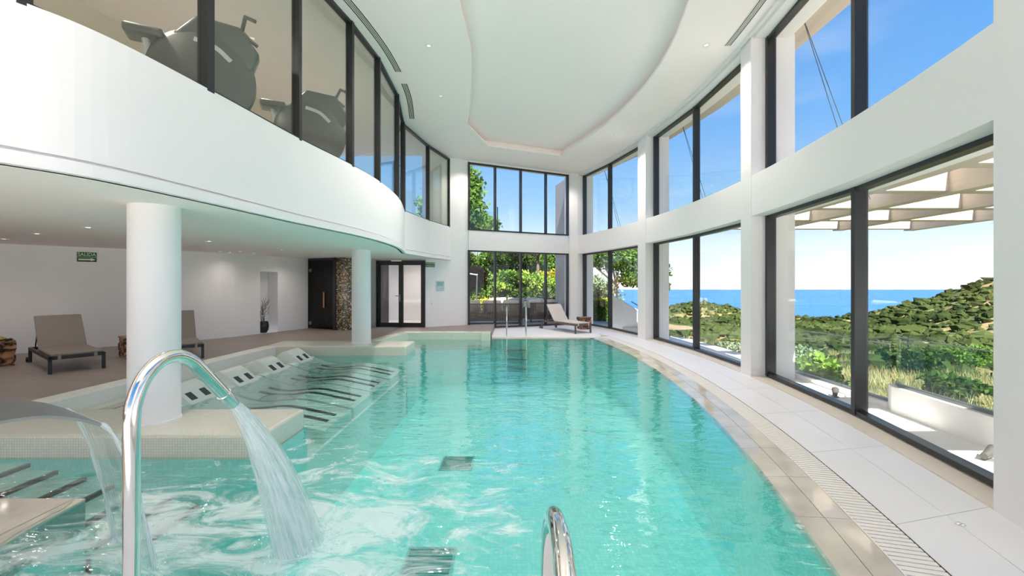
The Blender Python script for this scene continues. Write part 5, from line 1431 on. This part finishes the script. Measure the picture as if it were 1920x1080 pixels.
for i, (x, y, rz, lab) in enumerate(((4.62, 6.1, 0.9, 'small grey spotlight lying on the terrace by the mullion'), (4.38, 3.92, 0.4, 'small grey spotlight on the terrace floor near the parapet'))):
    r = empty('garden_spotlight', (x, y, -0.02), rz); tag(r, lab, 'spotlight')
    link('base', MB().lathe([(0.05, 0), (0.05, 0.012), (0.012, 0.02), (0.012, 0.04)], seg=16).mesh('base', smooth=True), M['machine'], r)
    hdm = MB().tube([(-0.09, 0, 0.05), (0.0, 0, 0.06), (0.1, 0, 0.085)], [0.028, 0.036, 0.046], 14).mesh('lamp_head', smooth=True); link('lamp_head', hdm, plain('grey_metal', (0.05, 0.047, 0.044), 0.5), r)

tag(MB().prism([(-16, -4.3), (2.9, -4.3), (3.2, -3.0), (2.8, -2.0), (3.9, 1.3), (9.5, 1.2), (12, -4), (12, -22), (-16, -22)], -0.35, -0.03).build('pool_terrace', M['terrace']), 'unseen pale terrace added behind the viewpoint to bounce sunlight indoors', 'terrace', kind='structure')  # unseen slab added to throw sunlight up through the front openings
# canopy strip and pergola
cn = MB().strip(arcs(17.0, -3.0, 0, 40), 0.30, 0.92, 2.90, 3.12)
tag(cn.build('canopy_ledge', M['cream']), 'cream ledge running outside above the lower curved windows', 'ledge', kind='structure')
pg = empty('pergola', (8.0, 7.0, 2.9)); tag(pg, 'cream concrete pergola beams over the terrace', 'pergola')
pinv = Matrix.Translation((-8, -7, -2.9))
def pgp(mb, nm):
    me = mb.mesh(nm); me.transform(pinv); link(nm, me, M['cream'], pg)
for y in (10.4, 9.0, 7.6, 6.2, 4.8, 3.4, 2.0, 0.6): pgp(MB().box(arc(y, 0.95)[0] + 0.03, 9.9, y - 0.11, y + 0.11, 2.93, 3.40), 'cross_beam')
for x in (6.35, 8.0, 9.75): pgp(MB().box(x - 0.11, x + 0.11, 0.2, 10.5, 2.90, 3.38), 'long_beam')
for y in (1.5,): pgp(MB().box(9.6, 9.9, y - 0.15, y + 0.15, -3.5, 2.9), 'post')
# bracing cables
for i, (ys_, lab) in enumerate(((7.1, 'nearest upper window'), (11.6, 'second upper window'), (16.0, 'far corner upper window'))):
    r = empty('steel_cable', arc(ys_, 0.4) + (6.1,)); tag(r, 'pair of thin steel cables slanting outside the ' + lab, 'cable')
    c0 = Vector(arc(ys_, 0.4) + (6.1,))
    for dd in (0.0, 0.09):
        c1 = Vector(arc(ys_ + 0.15, 1.45) + (3.0,))
        link('strand', MB().tube([(0, dd * 0, 0.0), tuple(c1 - c0 + Vector((dd, -dd, 0)))], 0.006, 6).mesh('strand'), M['cable'], r)

# ------------------------------------------------------------------ land and sea
def ground(x, y):
    r = np.hypot(x, y)
    z = -1.25 - 0.068 * np.maximum(r - 9, 0)
    z = z - 0.30 * np.maximum(r - 175, 0)
    sp = lambda t: np.where(t > 30, t, 7 * np.log1p(np.exp(np.minimum(t, 60) / 7)))
    z = z + 0.46 * np.minimum(sp(x - 99 - 0.4 * (y - 120)), 120) * 1 / (1 + np.exp((y - 210) / 12)) * 1 / (1 + np.exp((40 - y) / 8))
    z = z + 13.0 * np.exp(-((x - 82) / 28) ** 2 - ((y - 182) / 26) ** 2)
    z = z + 0.7 * np.sin(x * .07 + 1.0) * np.cos(y * .09) * np.clip((r - 20) / 60, 0, 1) + 0.25 * np.sin(x * .35) * np.sin(y * .31 + .6) * np.clip((r - 9) / 15, 0, 1)
    return np.maximum(z, -61)
xs = np.concatenate([np.linspace(4.2, 40, 44), np.linspace(42, 330, 110)])
ysg = np.concatenate([np.linspace(-60, -2, 15), np.linspace(0, 50, 52), np.linspace(53, 330, 100)])
X, Y = np.meshgrid(xs, ysg); Z = ground(X, Y)
nx_, ny_ = len(xs), len(ysg)
idx = np.arange(nx_ * ny_).reshape(ny_, nx_)
F = np.stack([idx[:-1, :-1], idx[:-1, 1:], idx[1:, 1:], idx[1:, :-1]], -1).reshape(-1, 4)
tag(link('hillside', raw_mesh('hillside', np.stack([X, Y, Z], -1).reshape(-1, 3), F, True), M['hill']), 'dry scrub covered hills falling away to the sea', 'hillside', kind='structure')
tag(link('sea', pydata('sea', [(-3000, 60, -60), (7000, 60, -60), (7000, 4480, -60), (-3000, 4480, -60)], [(0, 1, 2, 3)]), M['sea']), 'blue sea reaching the horizon', 'sea', kind='structure')
# scrub all over the hills: nobody could count it
bmi = bmesh.new(); bmesh.ops.create_icosphere(bmi, subdivisions=1, radius=1.0)
iv = np.array([v.co[:] for v in bmi.verts]); ifc = np.array([[v.index for v in f_.verts] for f_ in bmi.faces]); bmi.free()
g = np.random.default_rng(8); VV, FF = [], []; cnt = 0; tries = 0
while cnt < 15000 and tries < 90000:
    tries += 1
    az = g.uniform(0.25, 1.35); rr_ = 24 + 226 * g.random() ** 0.8
    x, y = rr_ * math.sin(az), rr_ * math.cos(az)
    dens = 0.5 + 0.5 * math.sin(x * .06 + 2 * math.sin(y * .05)) * math.cos(y * .07 + 1.3)
    if g.random() > 0.25 + 0.9 * dens: continue
    s = g.uniform(0.2, 0.7) * (0.5 + rr_ / 170)
    if g.random() < .08: s *= 1.7
    z = float(ground(np.array(x), np.array(y)))
    jit = iv * (1 + 0.35 * g.normal(size=(len(iv), 1)))
    VV.append(jit * np.array([s, s, s * .75]) + np.array([x, y, z + s * .25])); FF.append(ifc + cnt * len(iv)); cnt += 1
so = link('scrub', raw_mesh('scrub', np.concatenate(VV), np.concatenate(FF)), M['scrub']); tag(so, 'dark green scrub bushes covering the hillsides', 'scrub', kind='stuff')
# meadow grass near the building
n = 26000
gy_ = g.uniform(9.5, 34, n); gx_ = g.uniform(5.2, 22, n)
gz_ = ground(gx_, gy_)
hgt = g.uniform(.15, .5, n); a = g.uniform(0, 2 * PI, n); w = 0.014
dx, dy = np.cos(a) * w, np.sin(a) * w; lx, ly = g.normal(0, .12, n), g.normal(0, .12, n)
v = np.stack([np.stack([gx_ - dx, gy_ - dy, gz_ - .03], 1), np.stack([gx_ + dx, gy_ + dy, gz_ - .03], 1), np.stack([gx_ + lx, gy_ + ly, gz_ + hgt], 1)], 1).reshape(-1, 3)
tag(link('meadow_grass', raw_mesh('meadow_grass', v, np.arange(3 * n).reshape(n, 3)), M['drygrass']), 'dry yellow meadow grass beyond the curved windows', 'grass', kind='stuff')
# nearer bushes one by one
nb = [(6.35, 9.2, 0.75, 1.5, 'leaf_bright', 'bright green bush just outside the glass rail', None), (7.2, 10.2, 0.8, 1.3, 'leaf_mid', 'leafy bush behind the bright one beyond the glass rail', None), (5.75, 12.6, 0.45, 1.0, 'leaf_bright', 'small bright bush at the left of the second lower window', None),
      (6.9, 12.8, 0.7, 1.0, 'leaf_grey', 'broom bush with yellow flowers in the second lower window', (110, 0.07, 'flower')), (8.1, 13.8, 0.9, 1.3, 'leaf_dark', 'dark bush with sparse yellow flowers behind the broom', (90, 0.07, 'flower')), (9.4, 17.5, 1.0, 1.2, 'leaf_grey', 'silvery bush in the meadow', None),
      (12.5, 12.0, 0.8, 0.8, 'leaf_dark', 'dark round bush below the parapet, left one', None), (14.8, 11.2, 0.7, 0.7, 'leaf_dark', 'dark round bush below the parapet, middle one', None), (19.0, 14.5, 0.9, 0.9, 'leaf_mid', 'olive green bush on the slope below', None), (24.0, 17.5, 1.2, 1.2, 'leaf_dark', 'large dark bush farther down the slope', None), (22.0, 21.0, 1.2, 1.2, 'leaf_mid', 'broad green bush in the valley', None), (16.5, 17.5, 1.2, 1.4, 'leaf_dark', 'dark bush behind the mullion', None), (13.0, 20.0, 1.2, 1.3, 'leaf_grey', 'grey bush at the meadow edge', None)]
for i, (x, y, r, h, m_n, lab, ex) in enumerate(nb):
    z = float(ground(np.array(x), np.array(y)))
    plant('slope_bush', (x, y, z), lumps(r, r, h * .5, h * .5, 7, 40 + i), int(1600 * r * h) + 500, 0.10, M[m_n], lab, 'bush', 'bushes beyond the terrace', trunk=[([(0, 0, -.2), (0, 0, h * .5)], [.05, .03])], seed=200 + i, extra=(ex[0], ex[1], M[ex[2]]) if ex else None)
